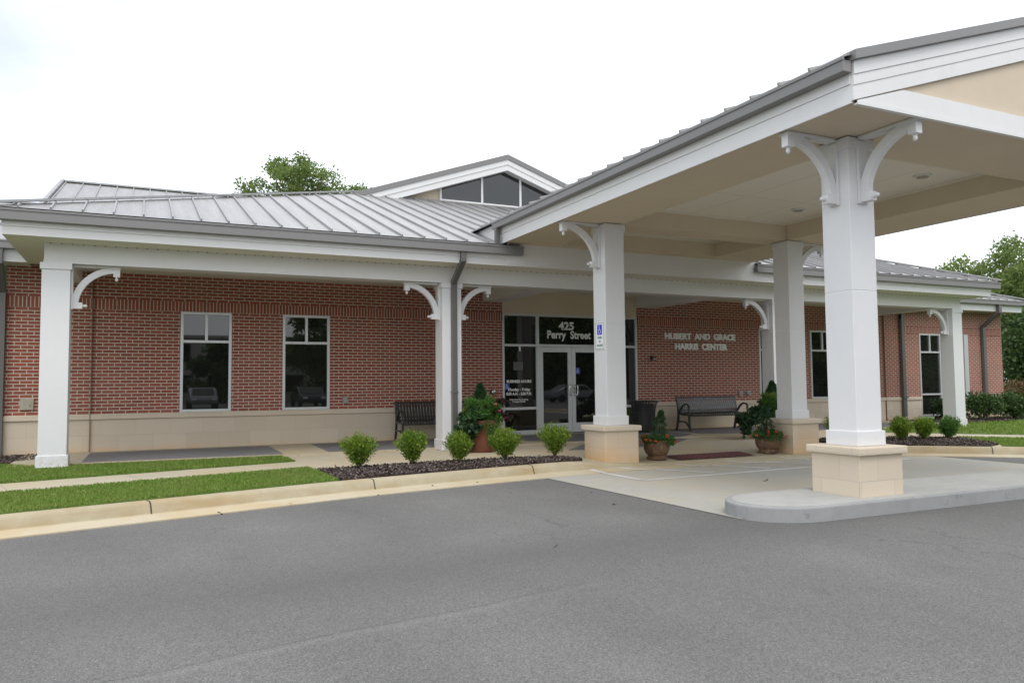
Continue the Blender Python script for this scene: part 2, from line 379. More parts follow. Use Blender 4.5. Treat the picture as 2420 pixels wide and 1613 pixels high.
def leaves_mesh(name, P, size, m, parent=None, up_bias=.3, aspect=.5, out=None, jit=.4):
    """many leaf-sized quads at the points P (world)"""
    P = np.asarray(P, float); n = len(P); o0 = origin(parent); P = P - np.array(o0)
    sz = np.asarray(size) if np.ndim(size) else np.full(n, size)
    sz = sz * RNG.uniform(1 - jit, 1 + jit, n)
    d = RNG.normal(size=(n, 3)); d[:, 2] += up_bias
    if out is not None: d = d * .7 + out
    d /= np.linalg.norm(d, axis=1)[:, None] + 1e-9
    e = np.cross(d, RNG.normal(size=(n, 3))); e /= np.linalg.norm(e, axis=1)[:, None] + 1e-9
    nn = np.cross(d, e)
    a = d * sz[:, None]; b = e * (sz * aspect * .5)[:, None]; bend = nn * (sz * .12)[:, None]
    V = np.stack([P, P + a * .45 + b + bend, P + a, P + a * .45 - b + bend], 1).reshape(-1, 3)
    me = bpy.data.meshes.new(name); me.vertices.add(4 * n); me.vertices.foreach_set('co', V.ravel())
    me.loops.add(4 * n); me.loops.foreach_set('vertex_index', np.arange(4 * n)); me.polygons.add(n)
    me.polygons.foreach_set('loop_start', np.arange(0, 4 * n, 4)); me.update(calc_edges=True); me.validate()
    me.materials.append(MT[m]); ob = bpy.data.objects.new(name, me); COL.objects.link(ob); ob.parent = parent
    return ob
def in_poly(px, py, poly):
    r = np.zeros(len(px), bool); n = len(poly)
    for i in range(n):
        x1, y1 = poly[i]; x2, y2 = poly[(i + 1) % n]
        c = ((y1 > py) != (y2 > py)) & (px < (x2 - x1) * (py - y1) / (y2 - y1 + 1e-12) + x1); r ^= c
    return r
def scatter(poly, density):
    xs, ys = zip(*poly); x0, x1, y0, y1 = min(xs), max(xs), min(ys), max(ys)
    n = int((x1 - x0) * (y1 - y0) * density); x = RNG.uniform(x0, x1, n); y = RNG.uniform(y0, y1, n); k = in_poly(x, y, poly)
    return x[k], y[k]
def text_mesh(name, body, size, loc, rot, m, parent, depth=.004, bold=0.0, width=None, line=1.0):
    cu = bpy.data.curves.new(name, 'FONT'); cu.body = body; cu.size = size; cu.align_x = 'CENTER'; cu.align_y = 'CENTER'
    cu.extrude = depth; cu.offset = bold; cu.space_line = line; cu.resolution_u = 4
    tmp = bpy.data.objects.new(name, cu); COL.objects.link(tmp)
    dg = bpy.context.evaluated_depsgraph_get(); me = bpy.data.meshes.new_from_object(tmp.evaluated_get(dg)); bpy.data.objects.remove(tmp)
    xs = [v.co.x for v in me.vertices]; sx = 1.0
    if width: sx = width / (max(xs) - min(xs))
    R = Matrix.Rotation(rot[2], 4, 'Z') @ Matrix.Rotation(rot[1], 4, 'Y') @ Matrix.Rotation(rot[0], 4, 'X')
    o0 = origin(parent); T = Matrix.Translation(Vector(loc) - o0) @ R @ Matrix.Diagonal((sx, 1, 1, 1)); me.transform(T)
    me.materials.clear(); me.materials.append(MT[m]); ob = bpy.data.objects.new(name, me); COL.objects.link(ob); ob.parent = parent
    return ob
FACE_S = (pi / 2, 0, 0)
FACE_W = (pi / 2, 0, -pi / 2)

# ------------------------------------------------------------------ GROUND
ZA = -0.18; ZS = -0.03
struct('ground', MB().add([(-400, -400, -.30), (400, -400, -.30), (400, 400, -.30), (-400, 400, -.30)], [(0, 1, 2, 3)]), 'earth')
# parking lot asphalt, trimmed by the kerb line
KB = [(-9.0, 6.75), (-6.0, 7.75), (-3.5, 8.52), (-1.23, 9.18), (.5, 9.68), (2.34, 10.23), (4.0, 10.58), (5.4, 10.85), (6.4, 11.0), (7.2, 11.03), (8.6, 11.03), (10.2, 11.03), (11.4, 11.0), (12.2, 10.85), (13.25, 10.35), (14.0, 9.72), (14.73, 9.02), (15.8, 7.9), (17.2, 6.1), (18.4, 3.9), (19.0, 1.5), (19.2, -2.0)]
def offset(line, d):
    r = []
    for i, p in enumerate(line):
        a = Vector(line[max(i - 1, 0)]); b = Vector(line[min(i + 1, len(line) - 1)]); t = (b - a).normalized(); r.append((p[0] + t.y * d, p[1] - t.x * d))
    return r
def smooth_line(L, k=4):
    r = []
    for i in range(len(L) - 1):
        p0 = L[max(i - 1, 0)]; p1 = L[i]; p2 = L[i + 1]; p3 = L[min(i + 2, len(L) - 1)]
        for j in range(k):
            t = j / k
            r.append(tuple(.5 * ((2 * p1[c]) + (-p0[c] + p2[c]) * t + (2 * p0[c] - 5 * p1[c] + 4 * p2[c] - p3[c]) * t * t + (-p0[c] + 3 * p1[c] - 3 * p2[c] + p3[c]) * t ** 3) for c in (0, 1)))
    r.append(L[-1]); return r
KB = smooth_line(KB)
struct('parking_lot', MB().add([(-60, -70, ZA), (60, -70, ZA), (60, 3, ZA), (22, 8, ZA), (12, 13, ZA), (-60, 13, ZA)], [(0, 1, 2, 3, 4, 5)]), 'asphalt')
# kerb and gutter, swept; the top drops flush at the crossing between the canopy piers
def ktop(x):
    a = min(max((x - 6.0) / 2.0, 0), 1); b = min(max((12.9 - x) / 1.9, 0), 1); t = min(a, b); t = t * t * (3 - 2 * t)
    return ZS + (-.132 - ZS) * t
def sweep_profile(line, prof):
    offs = [offset(line, d) for d, _ in prof]; n = len(line); k = len(prof); vs = []
    for i in range(n):
        kt = ktop(line[i][0])
        for j, (d, zf) in enumerate(prof): vs.append((offs[j][i][0], offs[j][i][1], zf(kt)))
    return MB().add(vs, [(i * k + j, (i + 1) * k + j, (i + 1) * k + j + 1, i * k + j + 1) for i in range(n - 1) for j in range(k - 1)])
segs = [0, 6, 13, 19, 24, 31, 37, 43, 49, 55, 62, 70, len(KB) - 1]
kerbprof = [(-.02, lambda t: t - .3), (-.02, lambda t: t), (.10, lambda t: t), (.135, lambda t: t - .012), (.155, lambda t: t - (t + .155) * .35 if t > -.1 else t - .004), (.185, lambda t: max(-.155, t - .12) if t > -.1 else -.155), (.20, lambda t: -.157), (.20, lambda t: -.4)]
struct('kerb', sweep_profile(KB, kerbprof), 'kerb', smooth=True, flip=False)
panprof = [(.20, lambda t: -.157), (.40, lambda t: -.164), (.60, lambda t: -.168), (.605, lambda t: -.30)]
struct('gutter_pan', sweep_profile(KB, panprof), 'gutter_pan', flip=False)
for xj in (.10, 2.92, 5.27, 14.35):                      # open joints across the kerb
    i = min(range(len(KB)), key=lambda q: abs(KB[q][0] - xj)); a = Vector(KB[i]); t = (Vector(KB[i + 1]) - a).normalized(); nn = Vector((t.y, -t.x)); kt = ktop(xj); mj = MB(); vv = []
    for d, zf in [(.0, lambda t_: t_)] + kerbprof[2:7]:
        for sg_ in (-.007, .007): q = a + nn * (d + .003) + t * sg_; vv.append((q.x, q.y, zf(kt) + .004))
    mj.add(vv, [(2 * k, 2 * k + 1, 2 * k + 3, 2 * k + 2) for k in range(5)])
    struct('kerb_joint', mj, 'dark_gap', flip=False)
# pavement behind the kerb: raised sheet following the kerb top, up to the building
vs = []; fs = []
kb2 = offset(KB, -.018)
for i, (x, y) in enumerate(kb2):
    kt = ktop(KB[i][0]); yf = max(16.9, y + 1); y1 = y + 2.0
    vs += [(x, y, kt - .004), (x + (0 if x < 12 else .7), min(y1, 16), ZS - .004), (x + (0 if x < 12 else 2), yf, ZS - .002)]
for i in range(len(kb2) - 1): fs += [(3 * i, 3 * i + 3, 3 * i + 4, 3 * i + 1), (3 * i + 1, 3 * i + 4, 3 * i + 5, 3 * i + 2)]
struct('sidewalk', MB().add(vs, fs), 'sidewalk', flip=False)
# porch floor with bands of dark stamped concrete
PF = [(-1.9, 14.35), (2.35, 14.33), (21, 14.33), (21, 16.98), (-1.9, 16.98)]
struct('porch_floor', MB().slab(PF, -.1, 0), 'sidewalk')
st = MB()
for poly in ([(-.86, 14.62), (2.34, 14.50), (2.38, 16.7), (-.84, 16.7)], [(3.15, 14.50), (5.0, 14.45), (7.2, 14.45), (7.2, 16.7), (3.25, 16.7)], [(12.1, 14.9), (13.4, 14.45), (19.5, 14.45), (19.5, 16.7), (12.0, 16.7)]):
    st.slab(poly, -.05, .004)
st.add([(7.45, 16.6, .004), (7.5, 15.0, .004), (8.6, 14.34, .004), (11.0, 14.34, .004), (11.9, 15.0, .004), (11.9, 16.6, .004)], [(0, 1, 2, 3, 4, 5)])
struct('stamped_paving', st, 'stamped')
st = MB(); st.slab([(7.3, 12.9), (9.6, 12.85), (11.05, 14.1), (11.0, 14.33), (8.6, 14.33)], -.06, ZS + .003)
struct('stamped_band', st, 'stamped')
# concrete apron under the canopy, hatch lines, island
struct('apron', MB().add([(5.42, 10.55, ZA + .006), (5.5, 6.2, ZA + .006), (6.6, 5.75, ZA + .006), (12.0, 5.75, ZA + .006), (13.15, 6.2, ZA + .006), (13.15, 10.3, ZA + .006), (12.2, 10.6, ZA + .006), (9.3, 10.75, ZA + .006), (6.5, 10.72, ZA + .006)], [tuple(range(9))]), 'apron')
hl = MB()
def stripe(a, b, wd=.1):
    a = Vector(a); b = Vector(b); t = (b - a).normalized(); n_ = Vector((t.y, -t.x)) * wd / 2; z = ZA + .010 if min(a.y, b.y) < 10.3 else ZA + .012
    hl.add([(*(a + n_), ZA + .010), (*(b + n_), ZA + .010), (*(b - n_), ZA + .010), (*(a - n_), ZA + .010)], [(0, 1, 2, 3)])
for a, b in (((6.50, 10.98), (6.49, 9.33)), ((7.12, 11.0), (7.98, 9.56)), ((8.2, 11.0), (9.17, 9.64)), ((9.3, 11.0), (10.3, 9.78)), ((10.6, 11.0), (11.3, 9.9))): 
    b = Vector(b); a = Vector(a)
    a = a + (b - a) * ((a.y - 10.40) / (a.y - b.y))
    stripe(a, b)
stripe((6.45, 9.30), (12.4, 9.57))
struct('hatch_lines', hl, 'line_paint', flip=False)
hp = MB()                                                # where the lines run on across the gutter
prof = [(.20, -.157), (.40, -.164), (.60, -.168)]
gl = {d: offset(KB, d) for d, _ in prof}
for x0, sl_ in ((6.50, 0.0), (7.05, -.5), (8.15, -.66), (9.25, -.72), (10.5, -.6)):
    vv = []
    for d, z in ((.22, -.1545), (.40, -.1615), (.60, -.165), (.66, -.168)):
        cx_ = x0 + (d - .2) * -sl_
        yy = np.interp(cx_, [p[0] for p in offset(KB, min(d, .6))], [p[1] for p in offset(KB, min(d, .6))]) - (d - min(d, .6))
        vv += [(cx_ - .05, yy, z), (cx_ + .05, yy, z)]
    hp.add(vv, [(0, 1, 3, 2), (2, 3, 5, 4), (4, 5, 7, 6)])
struct('hatch_line_ends', hp, 'line_paint', flip=False)
ip = []
for c, a0, a1 in (((6.13, 6.28), 90, 270), ((12.6, 6.28), 270, 450)):
    for k in range(13):
        a = radians(a0 + (a1 - a0) * k / 12); ip.append((c[0] + .62 * cos(a), c[1] + .55 * sin(a)))
struct('island', MB().slab(ip, -.30, -.030), 'island_face', bevel=.018)
ip2 = [(9.3 + (x - 9.3) * (1 - .02), 6.28 + (y - 6.28) * .93) for x, y in ip]
struct('island_top', MB().slab(ip2, -.06, -.0265), 'island')
# tactile mat on the crossing
tm = MB()
def walkz(x, y):
    i = min(range(len(KB)), key=lambda q: abs(KB[q][0] - x)); k = kb2[i]; kt = ktop(KB[i][0]); t = min(max((y - k[1]) / 2.0, 0), 1); return kt + (ZS - kt) * t
c4 = [(8.44, 11.05), (10.16, 11.06), (10.26, 11.66), (8.54, 11.60)]
U = 12; vs = []
for j in range(4):
    for i in range(U + 1):
        s_ = i / U; t_ = j / 3; x = (c4[0][0] * (1 - s_) + c4[1][0] * s_) * (1 - t_) + (c4[3][0] * (1 - s_) + c4[2][0] * s_) * t_; y = c4[0][1] * (1 - t_) + c4[3][1] * t_
        vs.append((x, y, walkz(x, y) + .014))
tm.add(vs, [(j * (U + 1) + i, j * (U + 1) + i + 1, (j + 1) * (U + 1) + i + 1, (j + 1) * (U + 1) + i) for j in range(3) for i in range(U)])
struct('tactile_paving', tm, 'tactile', flip=False)
# lawns and mulch beds
kbk = offset(KB, -.03)
def kseg(x0, x1): return [p for p in kbk if x0 <= p[0] <= x1]
g1 = [(-9, 10.0), (-1.66, 12.20), (2.33, 13.28), (2.25, 14.20), (-1.0, 14.30), (-1.0, 13.92), (-1.47, 13.92), (-1.47, 14.45), (-2.2, 15.2), (-9, 15.2)]
g2 = kseg(-9, 2.3) + [(2.36, 10.28), (2.31, 12.05), (-1.49, 10.98), (-9, 8.6)]
mb1 = [(2.36, 10.28)] + kseg(2.4, 6.45) + [(6.55, 11.12), (6.35, 11.60), (5.6, 11.78), (4.44, 11.80), (3.3, 11.72), (2.33, 11.62)]
mbl = [(-9, 15.2), (-2.2, 15.2), (-1.5, 15.75), (-1.45, 16.95), (-9, 16.95)]
mbr = kseg(13.0, 14.5)[::1] + [(14.9, 9.6), (15.75, 10.95), (15.3, 11.75), (14.0, 12.35), (12.9, 12.3), (12.55, 11.4)]
g3 = [(14.6, 9.33), (15.0, 9.62), (15.85, 10.95), (16.05, 11.30), (17.2, 9.9), (18.8, 7.4), (20, 4), (20.3, 0), (19.3, 0), (19.0, 2.6), (18.0, 5.0), (16.6, 7.2), (15.6, 8.3)]
g4 = [(16.0, 13.75), (18.4, 14.42), (19.6, 14.42), (19.6, 13.9), (21, 13.9), (21, 14.7), (60, 14.7), (60, 0), (22, 0), (21.2, 5), (18.4, 10.5), (16.9, 12.6)]
mbh = [(21, 14.7), (45, 14.7), (45, 17.2), (27.2, 17.2), (27.2, 16.95), (21, 16.95)]
lb = MB()
for p in (g1, g2, g3, g4): lb.slab(p, -.08, ZS + .008)
struct('lawn_soil', lb, 'turf')
blades = []; bsz = []
for p, dn, s_ in ((g1, 4600, .040), (g2, 5200, .036), (g3, 2000, .04), (g4, 260, .07)):
    x, y = scatter(p, dn); k = (x > -3.2) & (x < 40); x, y = x[k], y[k]
    blades.append(np.stack([x, y, np.full_like(x, ZS + .005)], 1)); bsz.append(np.full(len(x), s_))
P_ = np.concatenate(blades); o_ = np.zeros_like(P_); o_[:, 2] = 1.7
tag(leaves_mesh('grass', P_, np.concatenate(bsz), 'grass', None, 0, .30, out=o_), kind='stuff')
mbs = MB()
for p in (mb1, mbl, mbr, mbh): mbs.slab(p, -.09, ZS + .014)
struct('mulch_bed_soil', mbs, 'mulch_base')
ch = []
for p, dn in ((mb1, 3200), (mbl, 900), (mbr, 1900), (mbh, 260)):
    x, y = scatter(p, dn); k = (x > -3.2) & (x < 32); x, y = x[k], y[k]; ch.append(np.stack([x, y, ZS + .016 + RNG.uniform(0, .03, len(x))], 1))
P_ = np.concatenate(ch); d_ = RNG.normal(size=P_.shape); d_[:, 2] = d_[:, 2] * .12 - .25
tag(leaves_mesh('mulch', P_, .034, 'mulch', None, -.2, .8, out=d_ * 2.2), kind='stuff')
# ------------------------------------------------------------------ BUILDING
YW = 16.985
B = thing('community_center', 'long single storey red brick building with grey metal roof, white porch and drive-through canopy', 'building', (9.5, YW, 0))
ZC, ZWT, ZSOL = .713, 2.741, 2.941
WIN = [(.706, 1.68), (2.704, 3.70), (15.88, 16.86), (17.85, 18.84)]
SF = (7.838, 11.7255)
W5 = (22.6, 23.62)
WX0, WX1 = -2.28, 26.8
BY = YW + .022
wm = MB()
cuts = sorted([(a, b, ZC, ZWT) for a, b in WIN] + [(*SF, -1, 9), (*W5, -1, ZWT)])
x = WX0
for a, b, z0, z1 in cuts:
    wm.box(x, a, BY, BY + .3, ZC - .05, 3.62); x = b
    if z0 > 0: wm.box(a, b, BY, BY + .3, .5, z0 - .03)
    if z1 < 5: wm.box(a, b, BY, BY + .3, z1, 3.62)
wm.box(x, WX1, BY, BY + .3, ZC - .05, 3.62)
wm.box(WX1 - .3, WX1, BY + .3, 34, -.1, 3.62); wm.box(WX0, WX0 + .3, BY + .3, 34, -.1, 3.62); wm.box(WX0, WX1, 34, 34.3, -.1, 3.62)
wm.build('wall', 'brick', B)
sm = MB()
for a, b in ((WX0, SF[0]), (SF[1], 20.6), (21.5, WX1)): MB().box(a, b, BY - .012, BY + .02, ZWT, ZSOL).build('soldier_course', 'brick_soldier', B)
bs = MB(); cp = MB()
for a, b in ((WX0, SF[0]), (SF[1], W5[0]), (W5[1], WX1)):
    MB().box(a, b, YW, BY + .3, -.15, .612).build('stone_base', 'base_stone', B)
    L = b - a; k = max(1, round(L / 1.22))
    MB().box(a, b, YW - .032, BY + .28, .612, ZC).build('stone_cap', 'base_stone', B, bevel=.008)
for xj in (-.87, 20.95): MB().box(xj - .008, xj + .008, YW - .035, YW + .015, 0, 3.5).build('control_joint', 'sealant', B)
def frame_mb(x0, x1, z0, z1, zt, mull, y0, y1, t=.055, sill=None):
    m = MB(); m.box(x0, x0 + t, y0, y1, z0, z1); m.box(x1 - t, x1, y0, y1, z0, z1); m.box(x0 + t, x1 - t, y0, y1, z1 - t, z1); m.box(x0 + t, x1 - t, y0, y1, z0, z0 + t)
    if zt: m.box(x0 + t, x1 - t, y0 + .003, y1, zt - t / 2, zt + t / 2)
    for xm in mull: m.box(xm - t / 2, xm + t / 2, y0 + .003, y1, (zt + t / 2) if zt else z0 + t, z1 - t)
    if sill: m.box(x0 + t, x1 - t, y0 + .003, y1, sill - t / 2, sill + t / 2)
    return m
def pane(parent, x0, x1, z0, z1, y, m='glass'):
    MB().box(x0, x1, y, y + .012, z0, z1).build('pane', m, parent)
for k, (a, b) in enumerate(WIN):
    fr = frame_mb(a, b, ZC + .002, ZWT - .002, 2.14, [(a + b) / 2], YW + .005, YW + .12).build('window', 'aluminium', B, bevel=.004)
    xm = (a + b) / 2; g_ = 'glass_blinds' if k else 'glass'
    pane(fr, a + .05, xm - .02, 2.16, ZWT - .05, YW + .05); pane(fr, xm + .02, b - .05, 2.16, ZWT - .05, YW + .05); pane(fr, a + .05, b - .05, ZC + .05, 2.12, YW + .05, g_)
fr = frame_mb(*W5, .08, ZWT - .002, 2.14, [(W5[0] + W5[1]) / 2], YW + .005, YW + .12, sill=.78).build('window', 'aluminium', B, bevel=.004)
xm = sum(W5) / 2
for a, b, c, d in ((W5[0] + .05, xm - .02, 2.16, 2.69), (xm + .02, W5[1] - .05, 2.16, 2.69), (W5[0] + .05, W5[1] - .05, .80, 2.12), (W5[0] + .05, W5[1] - .05, .12, .76)): pane(fr, a, b, c, d, YW + .05, 'glass_blinds')
MB().box(24.72, 24.92, YW - .05, YW + .03, .64, 2.74).build('door_edge', 'aluminium', B)
# storefront entrance
D0, DM, D1 = 8.795, 9.755, 10.715; ZT = 2.165; ZST = 2.936
y0, y1 = YW + .02, YW + .13; t = .055; m = MB()
m.box(SF[0], SF[0] + t, y0, y1, 0, ZST); m.box(SF[1] - t, SF[1], y0, y1, 0, ZST)
m.box(SF[0] + t, SF[1] - t, y0, y1, ZST - t, ZST)
for xm in (D0, D1): m.box(xm - .04, xm + .04, y0, y1, 0, ZST - t)
for a, b in ((SF[0] + t, D0 - .04), (D1 + .04, SF[1] - t)):
    m.box(a, b, y0 + .002, y1, ZT - .03, ZT + .03); m.box(a, b, y0 + .002, y1, .60, .665); m.box(a, b, y0 + .002, y1, .0, .10)
m.box(D0 + .04, D1 - .04, y0 + .002, y1, ZT - .03, ZT + .035)
sf = m.build('storefront', 'aluminium', B, bevel=.004)
for a, b in ((SF[0] + t, D0 - .04), (D1 + .04, SF[1] - t)):
    for c, d in ((.10, .60), (.665, ZT - .03), (ZT + .03, ZST - t)): pane(sf, a - .005, b + .005, c - .005, d + .005, y0 + .045)
pane(sf, D0 + .035, D1 - .035, ZT + .03, ZST - t + .005, y0 + .045)
for a, b, hx, sg in ((D0 + .043, DM - .004, DM - .06, -1), (DM + .004, D1 - .043, DM + .06, 1)):
    s_ = .105; d = MB(); d.box(a, a + s_, y0 + .012, y1 - .02, .015, ZT - .035); d.box(b - s_, b, y0 + .012, y1 - .02, .015, ZT - .035)
    d.box(a + s_, b - s_, y0 + .012, y1 - .02, ZT - .16, ZT - .035); d.box(a + s_, b - s_, y0 + .012, y1 - .02, .015, .25)
    d.box(a + s_, b - s_, y0 + .05, y1 - .02, 1.03, 1.075)
    do = d.build('entrance_door', 'aluminium', B, bevel=.004); pane(do, a + s_ - .005, b - s_ + .005, .245, ZT - .155, y0 + .042)
    h = MB(); yh = y0 - .07
    h.tube([(hx, y0 + .012, .93), (hx, yh + .02, .93), (hx + sg * .05, yh, .95), (hx + sg * .06, yh, 1.05), (hx + sg * .05, yh, 1.17), (hx, yh + .02, 1.19), (hx, y0 + .012, 1.19)], .013, 8)
    h.box(hx - .03, hx + .03, y0 + .002, y0 + .014, .98, 1.14); h.build('handle', 'steel', do, smooth=True)
MB().box(SF[0] - .0, SF[1] + .06, YW + .03, YW + .25, ZST + .001, 3.6).build('stucco_panel', 'beige_stucco', B)
# ---- porch
YP, PW, PBL = 14.0, .392, .024
YB, ZBB, ZSF = 14.02, 3.176, 3.4885
XB0, XB1 = -1.394, 20.37
bm_ = MB(); bm_.box(XB0, XB1, YB, YB + .35, ZBB + .045, ZSF + .05)
bm_.box(XB0, XB0 + .35, YB + .35, BY, ZBB + .045, ZSF + .05); bm_.box(XB1 - .35, XB1, YB + .35, BY, ZBB + .045, ZSF + .05)
for a, b in ((7.33, 7.88), (11.72, 12.26)): bm_.box(a, b, YB + .35, BY, ZBB + .01, ZSF + .05)
bm_.build('porch_beam', 'white_trim', B)
bt = MB(); bt.box(XB0 - .008, XB1 + .008, YB - .012, YB + .362, ZBB, ZBB + .045); bt.build('beam_trim', 'white_trim', B)
MB().box(XB0 + .35, XB1 - .35, YB + .35, BY + .02, ZSF - .02, ZSF + .03).build('porch_ceiling', 'cream_soffit', B)
YF, XF0, XF1 = 13.49, -1.885, 20.883
so_ = MB(); so_.box(XF0, XF1, YF + .02, YB + .01, ZSF - .002, ZSF + .02); so_.box(XF0, XB0, YB + .01, BY - .5, ZSF - .002, ZSF + .02); so_.box(XB1, XF1, YB + .01, BY - .5, ZSF - .002, ZSF + .02)
so_.build('porch_soffit', 'vinyl_soffit', B)
fa = MB(); ZFM = 3.615
fa.box(XF0, XF1, YF, YF + .02, ZSF, ZFM); fa.box(XF0 - .01, XF1 + .01, YF - .018, YF + .02, ZFM, 3.85)
fa.box(XF0, XF0 + .02, YF + .02, 16.4, ZSF, 3.85); fa.box(XF1 - .02, XF1, YF + .02, 16.4, ZSF, 3.85)
fa.box(6.35, 12.55, YF - .024, YF + .02, ZSF + .002, 3.95)
fa.build('porch_fascia', 'white_trim', B, bevel=.003)
for xq in (1.62, 4.15, 14.6, 17.4):
    MB().box(xq - .004, xq + .004, YF - .0195, YF, ZFM + .001, 3.69).build('fascia_seam', 'cream_soffit', B); MB().box(xq - .003, xq + .003, YF - .0012, YF + .01, ZSF + .001, ZFM - .001).build('fascia_seam', 'cream_soffit', B)
vm = MB()
for k in range(142):
    xq = XB0 + .08 + .153 * k
    if xq < XB1: vm.box(xq - .013, xq + .013, YB - .010, YB - .002, ZSF - .014, ZSF - .003)
vm.build('soffit_vent', 'sealant', B)['kind'] = 'stuff'
def gutter(m, a, b, y, zb, zt):                          # along X, outer face at y
    m.box(a, b, y, y + .13, zb, zt - .03); m.box(a - .004, b + .004, y - .014, y + .02, zt - .032, zt)
gm = MB(); gutter(gm, -2.04, 6.62, 13.35, 3.69, 3.855); gm.build('gutter', 'grey_gutter', B, bevel=.004)
gm = MB(); gutter(gm, 12.49, 21.12, 13.35, 3.69, 3.855); gm.build('gutter', 'grey_gutter', B, bevel=.004)
for a, b in ((-8, -1.9), (20.9, 27.2)): gm = MB(); gutter(gm, a, b, 16.3, 3.72, 3.87); gm.build('gutter', 'grey_gutter', B, bevel=.004)
MB().box(-8, -1.9, 16.44, 16.46, 3.5, 3.86).build('eave_fascia', 'white_trim', B); fm = MB(); fm.box(20.9, 27.06, 16.44, 16.46, 3.5, 3.86); fm.box(27.04, 27.06, 16.46, 34, 3.5, 3.86); fm.build('eave_fascia', 'white_trim', B)
for a, b in ((-8, -1.885), (20.89, 27.04)): MB().box(a, b, 16.46, BY + .02, 3.50, 3.52).build('eave_soffit', 'vinyl_soffit', B)
# ---- columns with brackets
def bracket_mb(base, out, R, drop_top):
    """quarter-round timber bracket; base = point on the column face at the soffit, out = unit direction"""
    o = Vector(base); e = Vector(out); z = Vector((0, 0, 1)); sd_ = e.cross(z); m = MB(); w_ = .085; th = .10
    pts = []
    for k in range(15):
        a = pi / 2 * k / 14; r = R - .05
        pts.append(o + e * (R - r * cos(a) + .0) + z * (-R + r * sin(a) - .0))
    m.sweep(pts, w_, th, sd_)
    m.sweep([o + e * .016 - z * (R + .05), o + e * .016 - z * .05], w_ + .05, .03, sd_)
    m.sweep([o + e * .03 - z * .016, o + e * (R + .05) - z * .016], w_ + .05, .03, sd_)
    c = o + e * (R - .015) - z * .03; m.add(*boxat(c + z * (-.06), e, sd_, z, .05, w_ * .55, .07))
    prof = [(.004, -.205), (.022, -.19), (.027, -.17), (.018, -.15), (.03, -.135), (.03, -.12)]; m.lathe(prof, c, 10)
    c2 = o - z * (R - .015) + e * .03; m.add(*boxat(c2 + e * .06, e, sd_, z, .07, w_ * .55, .05))
    for (r0, h0), (r1, h1) in zip(prof[:-1], prof[1:]):
        pass
    m.tube([c2 + e * .12, c2 + e * .135, c2 + e * .15, c2 + e * .17, c2 + e * .19, c2 + e * .205], [.03, .03, .018, .027, .022, .004], 10)
    return m
def boxat(c, e, s_, z, a, b, d):
    vs = [c + e * (a * i / 1) + s_ * (b * j) + z * (d * k) for i in (-1, 1) for j in (-1, 1) for k in (-1, 1)]
    return [tuple(v) for v in vs], [(0, 1, 3, 2), (4, 6, 7, 5), (0, 4, 5, 1), (2, 3, 7, 6), (0, 2, 6, 4), (1, 5, 7, 3)]
for px, br in ((-1.421, (1,)), (5.1907, (-1, 1)), (13.523, (-1, 1)), (19.995, (-1,))):
    c = MB(); zb = -.05 if px < 0 or px > 19 else 0.0
    c.box(px, px + PW, YP, YP + PW, zb, ZBB - .002); c.box(px - PBL, px + PW + PBL, YP - PBL, YP + PW + PBL, zb - .03, .176)
    c.box(px - PBL, px + PW + PBL, YP - PBL, YP + PW + PBL, ZBB - .105, ZBB - .003)
    co = c.build('column', 'white_paint', B, bevel=.006)
    for s_ in br:
        base = (px + (PW if s_ > 0 else 0), YP + PW / 2, ZBB - .004)
        bracket_mb(base, (s_, 0, 0), .66, 0).build('bracket', 'white_paint', co, bevel=.003)
# ---- canopy
CW = .385; KX0, KX1, KY, ZK = 6.19, 12.386, 5.256, 3.92
RX = (KX0 + KX1) / 2; SLP = .3175
c1y, c3y = 11.086, 6.065
for cx, cy, zg, zs, zc_, zk_, brs in ((7.0206, c1y, -.035, .42, .51, .67, ((-1, 0),)), (11.1305, c1y, -.06, .42, .51, .67, ((1, 0),)), (7.0206, c3y, -.03, .4135, .4995, .6617, ((-1, 0), (0, -1))), (11.1305, c3y, -.03, .4135, .4995, .6617, ((1, 0), (0, -1)))):
    s_ = .1366; q = .1786; k = .025
    c = MB(); c.box(cx, cx + CW, cy, cy + CW, zc_, 2.20); c.box(cx, cx + CW, cy, cy + CW, 2.205, ZK - .012); c.box(cx + .003, cx + CW - .003, cy + .003, cy + CW - .003, 2.19, 2.21)
    c.box(cx - k, cx + CW + k, cy - k, cy + CW + k, zc_ + .001, zk_)
    c.box(cx - k * .7, cx + CW + k * .7, cy - k * .7, cy + CW + k * .7, ZK - .135, ZK - .012)
    co = c.build('column', 'white_paint', B, bevel=.006)
    MB().box(cx - s_, cx + CW + s_, cy - s_, cy + CW + s_, zg - .13, zs).build('stone_pier', 'pier_stone' if cy > 8 else 'pier_stone_clean', co, bevel=.008)
    MB().box(cx - q, cx + CW + q, cy - q, cy + CW + q, zs, zc_).build('pier_cap', 'pier_stone_clean', co, bevel=.014)
    for ex, ey in brs:
        base = (cx + CW / 2 + ex * CW / 2, cy + CW / 2 + ey * CW / 2, ZK - .004)
        bracket_mb(base, (ex, ey, 0), .70, 0).build('bracket', 'white_paint', co, bevel=.003)
IX0, IX1 = 7.38, 11.17
s = MB()
s.box(KX0 + .02, IX0, KY + .04, YF - .024, ZK, 4.27); s.box(IX1, KX1 - .02, KY + .04, YF - .024, ZK, 4.27)
s.box(IX0, IX1, KY + .04, 6.5, ZK, 4.27); s.box(IX0, IX1, 11.14, 11.65, ZK, 4.27); s.box(IX0, IX1, 13.2, YF - .024, ZK, 4.27)
s.build('canopy_soffit', 'beige_stucco', B)
MB().box(IX0 - .02, IX1 + .02, 6.48, 13.22, 4.255, 4.29).build('canopy_ceiling', 'panel_ceiling', B)
cr_ = MB()
